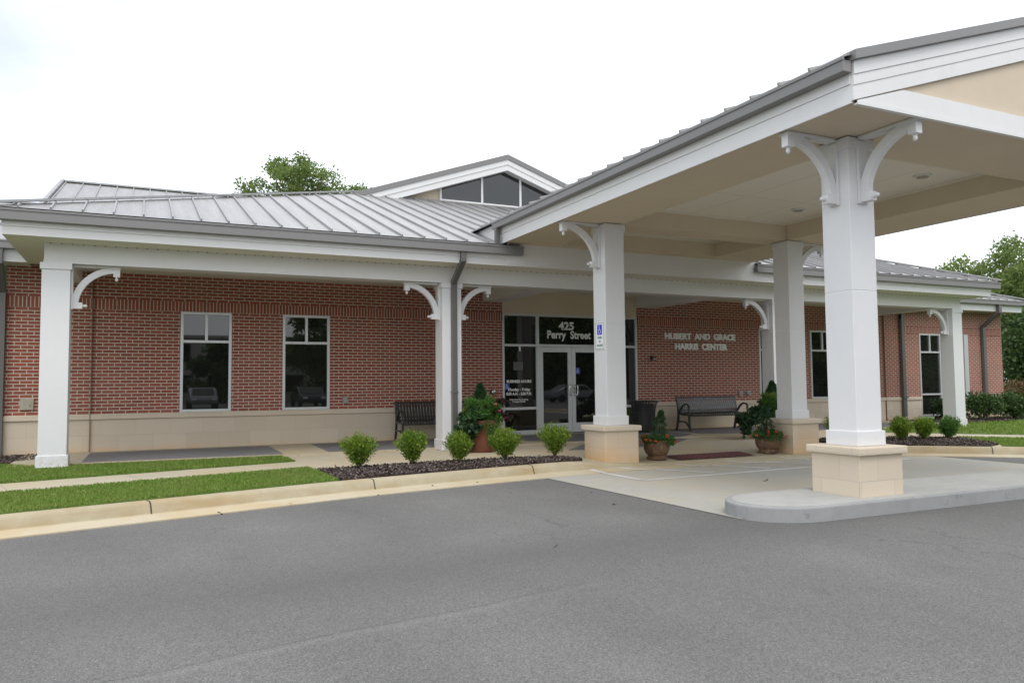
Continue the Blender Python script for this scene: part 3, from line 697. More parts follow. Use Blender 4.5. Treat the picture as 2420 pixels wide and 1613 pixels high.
for ya, yb in ((6.5, 11.14), (11.65, 13.2)):
    cr_.box(IX0, IX1, yb - .03, yb, 4.215, 4.255); cr_.box(IX0, IX1, ya, ya + .03, 4.215, 4.255); cr_.box(IX0, IX0 + .03, ya + .03, yb - .03, 4.215, 4.255); cr_.box(IX1 - .03, IX1, ya + .03, yb - .03, 4.215, 4.255)
cr_.build('ceiling_trim', 'cream_soffit', B)
for lx in (8.12, 10.45):
    for ly in (7.7, 10.13):
        li = MB().lathe([(.075, -.03), (.125, -.012), (.13, 0), (.13, .02)], (lx, ly, 4.252), 24).build('ceiling_light', 'aluminium', B, smooth=True)
        MB().lathe([(.085, -.033), (.085, .01)], (lx, ly, 4.252), 20).build('lens', 'lamp_glass', li)
f = MB(); fs_ = .02
for xa, sg in ((KX0, 1), (KX1, -1)):
    f.box(xa + sg * .001, xa + sg * fs_, KY + .031, YF - .03, ZK - .02, 4.085); f.box(xa - sg * .012, xa + sg * fs_, KY + .031, YF - .03, 4.085, 4.33)
    f.box(xa + sg * .001, xa + sg * fs_, YF - .03, 15.3, 3.88, 4.33)
# stepped rake boards on the front gable
def rake(m, y, dy, zlo, zhi, x0=KX0, x1=KX1):
    def zz(x): return (min(x, 2 * RX - x) - KX0) * SLP
    poly = [(x0, zlo + zz(x0)), (RX, zlo + zz(RX)), (x1, zlo + zz(x1)), (x1, zhi + zz(x1)), (RX, zhi + zz(RX)), (x0, zhi + zz(x0))]
    m.prism([poly[0], poly[1], poly[4], poly[5]], lambda u, v, w_: (u, w_, v), y, y + dy); m.prism([poly[1], poly[2], poly[3], poly[4]], lambda u, v, w_: (u, w_, v), y, y + dy)
rake(f, KY, .03, 3.92, 4.065); rake(f, KY - .008, .038, 4.0655, 4.17); rake(f, KY - .018, .048, 4.1705, 4.305)
f.build('canopy_fascia', 'white_trim', B, bevel=.003)
rk = MB(); rake(rk, KY - .07, .16, 4.306, 4.405, KX0 - .03, KX1 + .03); rk.build('rake_flashing', 'grey_gutter', B, bevel=.004)
def zz(x): return (min(x, 2 * RX - x) - KX0) * SLP
MB().prism([(KX0 + .02, 3.95), (KX1 - .02, 3.95), (KX1 - .02, 4.1), (RX, 4.1 + zz(RX)), (KX0 + .02, 4.1)], lambda u, v, w_: (u, w_, v), KY + .035, KY + .2).build('pediment', 'beige_stucco', B)
fb = MB()
fb.prism([(KX0 + .045, 3.905), (KX1 - .045, 3.905), (KX1 - .045, 3.925), (11.68, 4.13), (6.90, 4.13), (KX0 + .045, 3.925)], lambda u, v, w_: (u, w_, v), KY + .002, KY + .034)
fb.box(KX0 + .045, KX1 - .045, KY - .008, KY + .04, 3.885, 3.925); fb.build('front_beam', 'white_trim', B)
# canopy roof (two standing-seam planes) and gutters
def seam_plane(m, p00, p10, p01, ribs, h=.040, wd=.022):
    """thick plane p00 + s*(p10-p00) + t*(p01-p00); ribs = list of (s, t0, t1)"""
    o = Vector(p00); a = Vector(p10) - o; b = Vector(p01) - o; n = a.cross(b).normalized()
    if n.z < 0: n = -n
    ad = a.normalized()
    for s_, t0, t1 in ribs:
        q0 = o + a * s_ + b * t0; q1 = o + a * s_ + b * t1
        c = [q0 - ad * wd / 2, q0 + ad * wd / 2, q1 + ad * wd / 2, q1 - ad * wd / 2]
        m.add([tuple(v - n * .01) for v in c] + [tuple(v + n * h) for v in c], [(0, 3, 2, 1), (4, 5, 6, 7), (0, 1, 5, 4), (1, 2, 6, 5), (2, 3, 7, 6), (3, 0, 4, 7)])
r = MB(); YR1 = 18.4
ze = 4.345; zr = ze + SLP * (RX - KX0 + .12)
for sg, xe in ((1, KX0 - .12), (-1, KX1 + .12)):
    r.add([(xe, KY - .02, ze), (RX, KY - .02, zr), (RX, YR1, zr), (xe, YR1 - 3, ze), (xe, KY - .02, ze - .02), (RX, KY - .02, zr - .02), (RX, YR1, zr - .02), (xe, YR1 - 3, ze - .02)], [(0, 1, 2, 3), (7, 6, 5, 4), (0, 4, 5, 1), (3, 2, 6, 7), (0, 3, 7, 4)])
    nn = int(9.2 / .42); seam_plane(r, (xe, KY, ze), (xe, KY + nn * .42, ze), (RX, KY, zr), [(i / nn, -.004, 1) for i in range(1, nn + 1)], .03)
r.build('canopy_roof', 'zinc_roof', B)
for sg, xo in ((1, 6.06), (-1, KX0 + KX1 - 6.06)):
    g_ = MB(); g_.box(xo, xo + sg * .115, KY, 13.6, 4.187, 4.30); g_.box(xo - sg * .012, xo + sg * .02, KY - .004, 13.6, 4.292, 4.325); g_.build('gutter', 'grey_gutter', B, bevel=.004)
d_ = MB(); d_.box(6.05, 6.15, 13.38, 13.46, 3.86, 4.2); d_.build('downspout', 'grey_downspout', B, bevel=.006)
# ---- porch and main roofs
PM = .352; ZE = 3.875
r = MB(); xa, xb, ye = -2.03, 21.15, 13.36; T = 8.65
def P3(x, y): return (x, y, ZE + PM * (y - ye))
r.add([P3(xa, ye), P3(6.60, ye), P3(6.60, 13.62), P3(12.51, 13.62), P3(12.51, ye), P3(xb, ye), P3(xb - T, ye + T), P3(xa + T, ye + T)], [tuple(range(8))])
hl_ = lambda x, y: (x, y, ZE + PM * (x - xa)); hr_ = lambda x, y: (x, y, ZE + PM * (xb - x))
r.add([hl_(xa, ye), hl_(xa + T, ye + T), hl_(xa + T, 16.3 + T), hl_(xa, 16.3)], [(0, 1, 2, 3)]); r.add([hr_(xb, ye), hr_(xb - T, ye + T), hr_(xb - T, 16.3 + T), hr_(xb, 16.3)], [(0, 3, 2, 1)])
zt_ = P3(0, ye + T)[2]; r.add([(xa + T, ye + T, zt_), (xb - T, ye + T, zt_), (xb - T, 26, zt_), (xa + T, 26, zt_)], [(0, 1, 2, 3)])
xs_ = [xa + .35 + .42 * i for i in range(int((xb - xa) / .42))]
seam_plane(r, P3(xa, ye), P3(xb, ye), P3(xa, ye + T), [((x - xa) / (xb - xa), .27 / T if 6.5 < x < 12.6 else .0, min(1, min(x - xa, xb - x) / T)) for x in xs_ if xa < x < xb])
for sg, xc in ((1, xa), (-1, xb)):                       # hip caps
    r.sweep([(xc, ye, ZE + .05), (xc + sg * T, ye + T, ZE + PM * T + .05)], .16, .035, Vector((1, -sg, 0)))
r.build('porch_roof', 'zinc_roof', B)
r = MB(); ym0, ym1 = 16.3, 25.7; zm = ZE; mr = lambda x, y: (x, y, zm + PM * (y - ym0)); xl, xr = -2.1, 27.25; T2 = ym1 - ym0; yb_ = 2 * ym1 - ym0
r.add([mr(xl, ym0), mr(xr, ym0), mr(xr - T2, ym1), mr(xl, ym1), (xl, yb_, zm), (xr, yb_, zm)], [(0, 1, 2, 3), (3, 2, 5, 4), (1, 5, 2)])
xs_ = [xl + .06 + .44 * i for i in range(66)]
seam_plane(r, mr(xl, ym0), mr(xr, ym0), mr(xl, ym1), [((x - xl) / (xr - xl), 0, min(1, (xr - x) / T2)) for x in xs_ if x < xr])
r.sweep([(xl, ym1, mr(0, ym1)[2] + .03), (xr - T2, ym1, mr(0, ym1)[2] + .03)], .2, .04, (0, 1, 0)); r.sweep([(xr, ym0, zm + .05), (xr - T2, ym1, mr(0, ym1)[2] + .05)], .16, .035, (1, 1, 0))
r.sweep([(xl - .03, ym0, zm + .02), (xl - .03, ym1, mr(0, ym1)[2] + .02)], .08, .14, (1, 0, 0))
r.box(xl, xr - .4, ym0 + .2, yb_ - .2, 3.55, 3.87)
# lower wing to the left
zl = 6.15
r.add([(-30, 16.3, ZE), (xl - .1, 16.3, ZE), (xl - .1, 24.2, zl), (-30, 24.2, zl), (-30, 32, ZE), (xl - .1, 32, ZE)], [(0, 1, 2, 3), (3, 2, 5, 4)])
seam_plane(r, (-30, 16.3, ZE), (xl - .1, 16.3, ZE), (-30, 24.2, zl), [(1 - i * .44 / 27.8, 0, 1) for i in range(1, 20)])
r.sweep([(-30, 24.2, zl + .02), (xl - .1, 24.2, zl + .02)], .2, .04, (0, 1, 0))
r.build('main_roof', 'zinc_roof', B)
# ---- roof dormer with glazed gable
DY, DX, DS = 20.2, 9.52, .345; zA = 7.88; xL, xR = 4.2, 14.84
def rk2(m, dy0, dy1, za, th):
    def q(x): return za - DS * abs(x - DX)
    for u0, u1 in ((xL, DX), (DX, xR)):
        m.prism([(u0, q(u0) - th), (u1, q(u1) - th), (u1, q(u1)), (u0, q(u0))], lambda u, v, w_: (u, w_, v), dy0, dy1)
dw = MB(); dw.prism([(xL + .9, 5.6), (xR - .9, 5.6), (xR - .9, zA - .5 - DS * (DX - xL - .9) + .05), (DX, zA - .36), (xL + .9, zA - .5 - DS * (DX - xL - .9) + .05)], lambda u, v, w_: (u, w_, v), DY + .28, DY + .5)
dwo = dw.build('dormer_wall', 'beige_stucco', B)
dt_ = MB(); rk2(dt_, DY, DY + .28, zA - .292, .165); rk2(dt_, DY - .02, DY + .28, zA - .142, .1495); dt_.build('dormer_fascia', 'white_trim', B)
dr = MB(); rk2(dr, DY - .05, DY + 7, zA, .14); dr.build('dormer_roof', 'grey_gutter', B)
zq = lambda x: zA - .47 - DS * abs(x - DX)
X0, X1, X2, X3, ZSL = 7.57, 8.81, 10.04, 11.40, 6.45
wf = MB(); wf.box(X0 - .06, X3 + .06, DY + .22, DY + .30, ZSL - .06, ZSL)
for xq in (X0 - .03, X1, X2, X3 + .03): wf.box(xq - .03, xq + .03, DY + .22, DY + .30, ZSL, zq(xq) + .1)
wfo = wf.build('dormer_window', 'white_trim', B)
for a, b in ((X0, X1), (X1, X2), (X2, X3)):
    pts = [(a + .03, ZSL), (b - .03, ZSL), (b - .03, zq(b - .03) + .06)] + ([(DX, zq(DX) + .06)] if a < DX < b else []) + [(a + .03, zq(a + .03) + .06)]
    MB().prism(pts, lambda u, v, w_: (u, w_, v), DY + .25, DY + .265).build('pane', 'glass', wfo)
MB().box(xL + 1.4, xR - 1.4, DY + .12, DY + .26, 6.2, ZSL - .07).build('dormer_flashing', 'grey_gutter', B)
# ---- downspouts
def spout(path, wd=.105, th=.085, side=(1, 0, 0)):
    m = MB()
    for a, b in zip(path[:-1], path[1:]): m.sweep([a, b], wd, th, side)
    return m
d_ = spout([(5.395, 13.42, 3.72), (5.395, 13.42, 3.50)]); 
d_.sweep([(5.395, 13.42, 3.53), (5.395, 13.94, 3.16)], .105, .085); d_.sweep([(5.41, 13.945, 3.20), (5.41, 13.945, .05)], .105, .085)
d_.box(5.35, 5.47, 13.89, 13.998, 1.05, 1.10); d_.build('downspout', 'grey_downspout', B, bevel=.006)
d_ = MB(); d_.sweep([(21.72, YW - .07, 3.49), (21.72, YW - .07, 3.2)], .14, .1); d_.sweep([(21.72, YW - .06, 3.3), (21.72, YW - .06, .1)], .14, .1); d_.box(21.62, 21.82, YW - .14, YW, .68, .76); d_.build('downspout', 'grey_downspout', B, bevel=.006)
d_ = MB(); d_.sweep([(25.75, 16.37, 3.74), (25.75, 16.37, 3.44)], .14, .1); d_.sweep([(25.75, 16.37, 3.50), (25.72, YW - .06, 3.02)], .14, .1); d_.sweep([(25.72, YW - .06, 3.06), (25.72, YW - .06, .0)], .14, .1); d_.build('downspout', 'grey_downspout', B, bevel=.006)
d_ = MB(); d_.sweep([(-2.33, 16.37, 3.74), (-2.33, 16.37, 3.44)], .14, .1); d_.sweep([(-2.33, 16.37, 3.5), (-2.34, YW - .06, 3.0)], .14, .1); d_.sweep([(-2.34, YW - .06, 3.04), (-2.34, YW - .06, -.05)], .14, .1); d_.build('downspout', 'grey_downspout', B, bevel=.006)

# ------------------------------------------------------------------ SIGNS AND FITTINGS
sg = thing('building_sign', 'raised grey metal letters in two lines on the brick wall right of the entrance', 'sign', (13.79, YW, 2.3))
text_mesh('lettering', 'HUBERT  AND  GRACE', .225, (13.79, YW - .005, 2.46), FACE_S, 'letter_metal', sg, .018, .0095, 2.40)
text_mesh('lettering', 'HARRIS  CENTER', .225, (13.80, YW - .005, 2.185), FACE_S, 'letter_metal', sg, .018, .0095, 1.78)
sg = thing('address_lettering', 'white street number and street name letters on the transom glass above the doors', 'lettering', (9.72, YW, 2.55))
yg = YW + .056
text_mesh('lettering', '425', .27, (9.63, yg, 2.655), FACE_S, 'white_vinyl', sg, .003, .009, .44)
text_mesh('lettering', 'Perry  Street', .27, (9.70, yg, 2.435), FACE_S, 'white_vinyl', sg, .003, .008, 1.26)
sg = thing('opening_hours', 'white opening hours lettering on the dark sidelight glass left of the doors', 'lettering', (8.29, YW, 1.05))
text_mesh('lettering', 'BUSINESS HOURS', .092, (8.29, yg, 1.285), FACE_S, 'white_vinyl', sg, .0015, .003, .66)
text_mesh('lettering', 'Monday - Friday', .098, (8.29, yg, 1.09), FACE_S, 'white_vinyl', sg, .0015, .003, .60)
text_mesh('lettering', '8:00 A.M. - 5:00 P.M.', .098, (8.29, yg, .985), FACE_S, 'white_vinyl', sg, .0015, .003, .68)
text_mesh('lettering', 'Center Hours Vary According\nTo Program Schedule', .05, (8.28, yg, .825), FACE_S, 'white_vinyl', sg, .001, .0012, .50)
def wheelchair(m, o, ex, ez, n, h):
    """accessibility symbol in the plane (ex, ez), height h, centred on o"""
    o, ex, ez, n = Vector(o), Vector(ex), Vector(ez), Vector(n)
    def p(u, v): return o + ex * (u * h) + ez * (v * h)
    def stroke(pts, wd):
        m.sweep([p(*q) for q in pts], .0016, wd * h, n)
    c = p(-.06, .40); m.add([tuple(c + (ex * cos(a) + ez * sin(a)) * .085 * h + n * .0008) for a in [2 * pi * k / 14 for k in range(14)]], [tuple(range(14))])
    stroke([(-.06, .30), (-.03, -.03), (.17, -.03), (.27, -.36)], .085); stroke([(-.05, .15), (.14, .15)], .06)
    stroke([(-.02 + .25 * cos(radians(a)), -.19 + .25 * sin(radians(a))) for a in range(120, 370, 16)], .06)
sg = thing('loading_sign', 'white accessible loading sign with blue wheelchair symbol on the left face of a canopy column', 'sign', (7.02, 11.27, 2.0))
MB().box(7.010, 7.0195, 11.27 - .15, 11.27 + .15, 1.78, 2.25).build('panel', 'white_vinyl', sg, bevel=.002)
b_ = MB()
for z0, z1, ya, yb in ((2.228, 2.236, -.135, .135), (1.794, 1.802, -.135, .135), (1.802, 2.228, -.135, -.127), (1.802, 2.228, .127, .135)): b_.box(7.0085, 7.0105, 11.27 + ya, 11.27 + yb, z0, z1)
b_.build('border', 'sign_green', sg)
MB().box(7.0082, 7.0105, 11.27 - .075, 11.27 + .075, 2.035, 2.205).build('symbol_field', 'sign_blue', sg)
m = MB(); wheelchair(m, (7.0070, 11.27, 2.12), (0, -1, 0), (0, 0, 1), (-1, 0, 0), .15); m.build('wheelchair_symbol', 'white_vinyl', sg)
for tx, zz_, wd in (('LOADING', 1.985, .14), ('OR', 1.92, .05), ('UNLOADING', 1.853, .19)): text_mesh('lettering', tx, .05, (7.0095, 11.27, zz_), FACE_W, 'sign_green', sg, .001, .0015, wd)
def sticker(x, z, label):
    s_ = thing('wheelchair_sticker', label, 'sticker', (x, yg, z), 'blue wheelchair stickers on the entrance glass')
    MB().box(x - .065, x + .065, yg - .001, yg + .003, z - .075, z + .08).build('panel', 'decal_blue', s_)
    m = MB(); wheelchair(m, (x, yg - .003, z + .01), (1, 0, 0), (0, 0, 1), (0, -1, 0), .11); m.build('wheelchair_symbol', 'white_vinyl', s_)
sticker(7.965, 1.16, 'blue wheelchair sticker on the sidelight glass beside the opening hours'); sticker(9.935, 1.54, 'blue wheelchair sticker on the right-hand glass door above its handle')
n_ = MB().box(8.14, 8.40, yg - .001, yg + .002, 1.56, 1.76).build('paper_notice', soft('notice_paper', (.12, .125, .125), .7, .1, 12, 0)); tag(n_, 'grey paper notice taped on the sidelight glass above the opening hours', 'notice')
def fitting(name, label, cat, mb, m, loc, parts=(), group=None):
    t_ = thing(name, label, cat, loc, group); mb.build('body', m, t_, bevel=.004, smooth=False)
    for nm, pm, pmat in parts: pm.build(nm, pmat, t_, smooth=True)
    return t_
fitting('alarm_horn', 'small black alarm horn on the brick wall below the sign letters', 'alarm', MB().box(12.13, 12.25, YW - .07, YW + .02, 1.82, 1.94), 'black_metal', (12.19, YW, 1.88), [('lens', MB().box(12.17, 12.22, YW - .078, YW - .069, 1.84, 1.865), 'white_vinyl'), ('strobe', MB().box(12.17, 12.22, YW - .078, YW - .069, 1.90, 1.925), 'orange_petal')])
fitting('door_buzzer', 'round silver buzzer on the brick wall edge left of the entrance', 'buzzer', MB().lathe([(.055, -.06), (.065, -.04), (.065, .02)], (7.56, YW, 1.04), 20, 1), 'black_metal', (7.56, YW, 1.04), [('button', MB().lathe([(.02, -.075), (.045, -.068), (.05, -.058)], (7.56, YW, 1.04), 18, 1), 'steel')])
for xq, zq_, lb, ro in ((4.03, .915, 'grey outlet box on the brick wall between the left bench and the windows', False), (15.12, .92, 'rectangular grey outlet box on the brick wall above the right bench', False), (15.42, .92, 'rounded grey outlet box on the brick wall beside the rectangular one', True)):
    pm = MB().box(xq - .02, xq + .02, YW - .055, YW - .042, zq_ - .04, zq_ + .04)
    if ro: bod = MB().lathe([(.05, -.05), (.075, -.03), (.075, .02)], (xq, YW, zq_), 20, 1)
    else: bod = MB().box(xq - .05, xq + .05, YW - .045, YW + .02, zq_ - .075, zq_ + .075)
    fitting('outlet_box', lb, 'outlet', bod, 'grey_box', (xq, YW, zq_), [('cover', pm, 'brass_box' if not ro else 'steel')], 'outlet boxes on the brick wall')
fitting('hose_box', 'square brass hose tap box in the brick wall behind the leftmost column', 'tap box', MB().box(-2.02, -1.80, YW - .012, YW + .03, .82, 1.03), 'brass_box', (-1.91, YW, .92), [('lock', MB().lathe([(.018, -.02), (.022, 0)], (-1.86, YW - .01, .925), 14, 1), 'steel')])
fitting('wall_tap', 'small dark tap on the stone base between the flower pot and the doors', 'tap', MB().lathe([(.03, -.06), (.035, 0), (.035, .03)], (7.45, YW, .35), 16, 1), 'black_metal', (7.45, YW, .35), [('spout', MB().tube([(7.45, YW - .05, .35), (7.45, YW - .09, .33), (7.45, YW - .09, .28)], .014, 8), 'black_metal')])
fitting('door_closer_hook', 'small white hook hanging from the transom bar above the sidelight', 'hook', MB().box(8.27, 8.31, YW - .01, YW + .02, 2.02, 2.13), 'white_vinyl', (8.29, YW, 2.1))

# ------------------------------------------------------------------ BENCHES
def make_bench(label, loc):
    L = 1.86; t_ = thing('bench', label, 'bench', (0, 0, 0), 'black metal benches against the brick wall')
    back = [(.30, .84), (.285, .80), (.255, .70), (.225, .60), (.20, .52), (.175, .47)]
    seat = [(.165, .455), (.13, .435), (.05, .425), (-.08, .432), (-.18, .440), (-.225, .430), (-.245, .405), (-.245, .375)]
    for nm, prof in (('backrest', back), ('seat', seat)):
        m = MB(); n = 27
        for k in range(n):
            xx = -L / 2 + .05 + (L - .10) * k / (n - 1); m.sweep([(xx, y, z) for y, z in prof], .053, .007, (1, 0, 0))
        y0_, z0_ = prof[0]; m.tube([(-L / 2, y0_, z0_), (L / 2, y0_, z0_)], .017, 8)
        y0_, z0_ = prof[-1] if nm == 'seat' else prof[-2]; m.tube([(-L / 2, y0_ + (.012 if nm == 'seat' else .014), z0_), (L / 2, y0_ + (.012 if nm == 'seat' else .014), z0_)], .014, 8)
        m.build(nm, 'black_metal', t_)
    for sx in (-1, 1):
        xx = sx * L / 2; m = MB()
        m.sweep([(xx, .34, 0), (xx, .31, .05), (xx, .265, .22), (xx, .235, .40), (xx, .245, .55), (xx, .28, .72), (xx, .315, .86)], .045, .05)
        m.sweep([(xx, -.30, 0), (xx, -.27, .05), (xx, -.225, .20), (xx, -.215, .32), (xx, -.225, .42)], .045, .05)
        m.sweep([(xx, .245, .24), (xx, .12, .225), (xx, .0, .235), (xx, -.10, .205), (xx, -.19, .11), (xx, -.235, .06)], .04, .035)
        m.sweep([(xx, .23, .425), (xx, .0, .40), (xx, -.22, .405)], .045, .045)
        m.build('end_frame', 'black_metal', t_, bevel=.006)
        a = MB(); a.sweep([(xx, .20, .46), (xx, .12, .56), (xx, .03, .64), (xx, -.06, .675), (xx, -.15, .665), (xx, -.205, .615), (xx, -.20, .55), (xx, -.215, .44)], .05, .032); a.build('armrest', 'black_metal', t_, bevel=.006)
    t_.location = loc; return t_
bench = make_bench('black metal slatted bench left of the entrance, half hidden by the column with the downspout', (5.97, 16.25, .004))
dup(bench, (13.40, 16.05, .004), radians(-1.5), 'black metal slatted bench under the raised letters right of the entrance')
# ------------------------------------------------------------------ LITTER BIN
t_ = thing('litter_bin', 'black slatted metal litter bin with a flared rim right of the doors', 'bin', (11.33, 16.2, .004))
prof = [(.27, .05), (.275, .30), (.285, .55), (.315, .68), (.365, .77)]
m = MB()
for k in range(34):
    a = 2 * pi * k / 34; c_, s_ = cos(a), sin(a); m.sweep([(11.33 + r_ * c_, 16.2 + r_ * s_, z_) for r_, z_ in prof], .030, .006, (-s_, c_, 0))
m.build('slats', 'black_metal', t_)
for nm, r_, z_, q in (('rim', .37, .775, .015), ('foot_ring', .275, .06, .012), ('band', .282, .48, .008)): m = MB(); m.tube([(11.33 + r_ * cos(2 * pi * k / 32), 16.2 + r_ * sin(2 * pi * k / 32), z_) for k in range(33)], q, 8); m.build(nm, 'black_metal', t_, smooth=True)
MB().lathe([(.235, .02), (.25, .70), (.24, .70), (.23, .06)], (11.33, 16.2, 0), 24).build('liner', 'black_metal', t_, smooth=True)

# ------------------------------------------------------------------ PLANTS
def ball(c, r, n, squash=1.0, shell=.55):
    d = RNG.normal(size=(n, 3)); d /= np.linalg.norm(d, axis=1)[:, None]; rr = r * (shell + (1 - shell) * RNG.random(n)) ** 1.0
    p = d * rr[:, None]; p[:, 2] *= squash; return p + np.array(c), d
def shrub_mesh(name, seed, h, wd, m, leaf=.026, n=2600):
    """upright twiggy shrub: stems fanning out from the base, leaves clustered along every shoot"""
    rs = np.random.default_rng(seed); stems = MB(); pts = []; outs = []
    for k in range(95):
        th = rs.uniform(0, 2 * pi); el = rs.uniform(.02, 1.0); ang = (el ** .6) * .95
        L = h * rs.uniform(.86, 1.10) * (1 + .10 * ang); e = np.array([sin(ang) * cos(th) * wd / h * .64, sin(ang) * sin(th) * wd / h * .64, cos(ang) * .95 + .04])
        tip = e * L; mid = tip * .5 + np.array([0, 0, .06 * h]); q = [np.zeros(3), mid * .5, mid, tip]
        if k < 26: stems.tube([tuple(v) for v in q[:3]], [.008, .006, .004], 5)
        nl = n // 95
        t0 = rs.uniform(.24, 1.03, nl)
        p = np.array([np.array([np.interp(t, (0, .5, 1), (0, mid[c], tip[c])) for c in range(3)]) + (tip - mid) * max(0, t - 1) for t in t0]) + rs.normal(scale=.017 + .02 * (1 - t0)[:, None], size=(nl, 3))
        pts.append(p); d = np.tile(e / np.linalg.norm(e), (nl, 1)); outs.append(d)
    return stems, np.concatenate(pts), np.concatenate(outs)
def make_shrub(name, label, cat, seed, h, wd, m, loc, group, leaf=.030, n=6200):
    t_ = thing(name, label, cat, loc, group); stems, P, O = shrub_mesh(name, seed, h, wd, m, leaf, n)
    off = np.array(loc); stems.v = [tuple(np.array(v) + off) for v in stems.v]
    leaves_mesh('foliage', P + off, leaf, m, t_, .5, .55, out=O * .9); stems.build('stem', 'bark', t_); return t_
GB = 'young green shrubs in the mulch beds'
ZM = ZS + .012
for k, (x_, y_, h, wd, lb) in enumerate(((2.94, 11.50, .49, .53, 'round green shrub nearest the lawn corner, the leftmost in the mulch bed'), (3.80, 11.60, .50, .46, 'yellow-green shrub in front of the left bench, second along the mulch bed'), (4.55, 11.55, .46, .42, 'small thin green shrub in front of the downspout column'), (5.38, 11.62, .48, .47, 'green shrub in the mulch bed in front of the terracotta pot'), (6.32, 11.66, .52, .52, 'round bright green shrub closest to the stone pier, in front of the doors'))):
    make_shrub('shrub', lb, 'shrub', 20 + k, h, wd, 'boxwood', (x_, y_, ZM), GB)
for k, (x_, y_, h, wd, lb) in enumerate(((13.02, 11.75, .50, .5, 'green shrub mostly hidden behind the nearest canopy column'), (14.22, 11.18, .46, .44, 'green shrub right of the nearest canopy column, in the right mulch bed'), (14.72, 11.04, .45, .42, 'middle green shrub of the visible three in the right mulch bed'), (15.24, 10.86, .46, .43, 'dark green shrub at the right end of the right mulch bed'))):
    make_shrub('shrub', lb, 'shrub', 40 + k, h, wd, 'boxwood' if k < 3 else 'trailing', (x_, y_, ZM), GB)
# hedge bushes along the right-hand wall
def make_bush(name, label, loc, r, h, m, n, leaf, group, seed, cat='bush'):
    t_ = thing(name, label, cat, loc, group); rs = np.random.default_rng(seed); P = []; O = []
    for k in range(30):
        a = rs.uniform(0, 2 * pi); q = r * .62 * math.sqrt(rs.random()); zc_ = h * rs.uniform(.28, .74) * (1 - .25 * (q / r)); c = np.array([loc[0] + q * cos(a), loc[1] + q * sin(a), loc[2] + zc_])
        p, d = ball(c, r * .40, n // 30, .85, .55); P.append(p); O.append(d)
    P = np.concatenate(P); O = np.concatenate(O); k = P[:, 2] > loc[2] + .04; leaves_mesh('foliage', P[k], leaf, m, t_, .3, .55, out=O[k] * .6)
    st_ = MB()
    for k in range(7): a = 2 * pi * k / 7; st_.tube([(loc[0], loc[1], loc[2]), (loc[0] + r * .3 * cos(a), loc[1] + r * .3 * sin(a), loc[2] + h * .35), (loc[0] + r * .5 * cos(a), loc[1] + r * .5 * sin(a), loc[2] + h * .65)], [.02, .014, .008], 5)
    st_.build('stem', 'bark', t_); return t_
GH = 'dark bushes along the right-hand wall'
make_bush('bush', 'dark green bush right of the corner column, left of the end downspout', (23.75, 15.8, -.05), .72, 1.0, 'hedge', 3600, .075, GH, 1)
make_bush('bush', 'dark green bush in front of the wall corner below the end downspout', (25.25, 15.7, -.05), .75, 1.05, 'hedge', 3600, .075, GH, 2)
make_bush('bush', 'dark green bush at the far right edge past the wall corner', (26.85, 15.6, -.05), .75, 1.0, 'hedge', 3600, .075, GH, 3)
make_bush('bush', 'dark green bush under the tall window, partly behind the corner column', (22.75, 16.3, -.05), .42, .85, 'dark_leaf', 1800, .075, GH, 4)
make_bush('bush', 'rust-tipped bush behind the dark bushes past the wall corner', (29.2, 17.6, -.1), 1.0, 1.75, 'rust_leaf', 4200, .09, None, 5)
# ---- potted plants
def make_urn(label, loc, seed):
    t_ = thing('planter_urn', label, 'planter', loc, 'stone urns either side of the crossing'); x0, y0_, z0 = loc
    MB().lathe([(.0, 0), (.175, 0), (.18, .03), (.155, .045), (.152, .06), (.19, .10), (.218, .17), (.222, .24), (.21, .29), (.222, .315), (.228, .33), (.212, .335), (.195, .31)], loc, 40, 2, 10, .018).build('pot', 'urn', t_, smooth=True)
    MB().lathe([(.0, .29), (.20, .29), (.20, .30)], loc, 20).build('soil', 'soil', t_)
    P = []; O = []
    for k in range(22):
        a = 2 * pi * k / 22 + RNG.uniform(-.1, .1); q = RNG.uniform(.12, .30); p, d = ball((x0 + q * cos(a), y0_ + q * sin(a), z0 + .37 - .10 * (q / .3) ** 2 + RNG.uniform(0, .05)), .085, 100, .8, .3); P.append(p); O.append(d)
    P = np.concatenate(P); O = np.concatenate(O); leaves_mesh('bedding_foliage', P, .036, 'flower_bed', t_, .3, .5, out=O * .4)
    n = 3200; tt = RNG.random(n) ** .8; a = RNG.uniform(0, 2 * pi, n); rr = .165 * (1 - tt) ** .75 * (.5 + .5 * RNG.random(n)) * (1 + .25 * np.sin(tt * 28)) + .008
    lean = .02 + .09 * tt; Pc = np.stack([x0 + rr * np.cos(a) + lean * LEAN, y0_ + rr * np.sin(a), z0 + .33 + .50 * tt], 1); Oc = np.stack([np.cos(a), np.sin(a), np.full(n, .9)], 1)
    leaves_mesh('conifer_foliage', Pc, .034, 'conifer', t_, .2, .22, out=Oc)
    for nm, cnt, mt in (('flower', 18, 'orange_petal'),):
        for k in range(cnt):
            a = RNG.uniform(0, 2 * pi); q = RNG.uniform(.16, .36); c = (x0 + q * cos(a), y0_ + q * sin(a), z0 + .455 - .13 * (q / .34) ** 2 + RNG.uniform(-.03, .02)); p, d = ball(c, .010, 12, .6, .2)
            leaves_mesh(nm, p, .024, mt if k % 5 else 'red_petal', t_, .2, .9, out=d)
    return t_
LEAN = 1.0; make_urn('weathered brown urn with orange flowers and a small cone conifer beside the stone pier', (8.17, 11.31, -.112), 1)
LEAN = -.5; make_urn('mottled brown urn with orange flowers and a leaning conifer right of the red mat', (10.68, 11.28, -.112), 2)
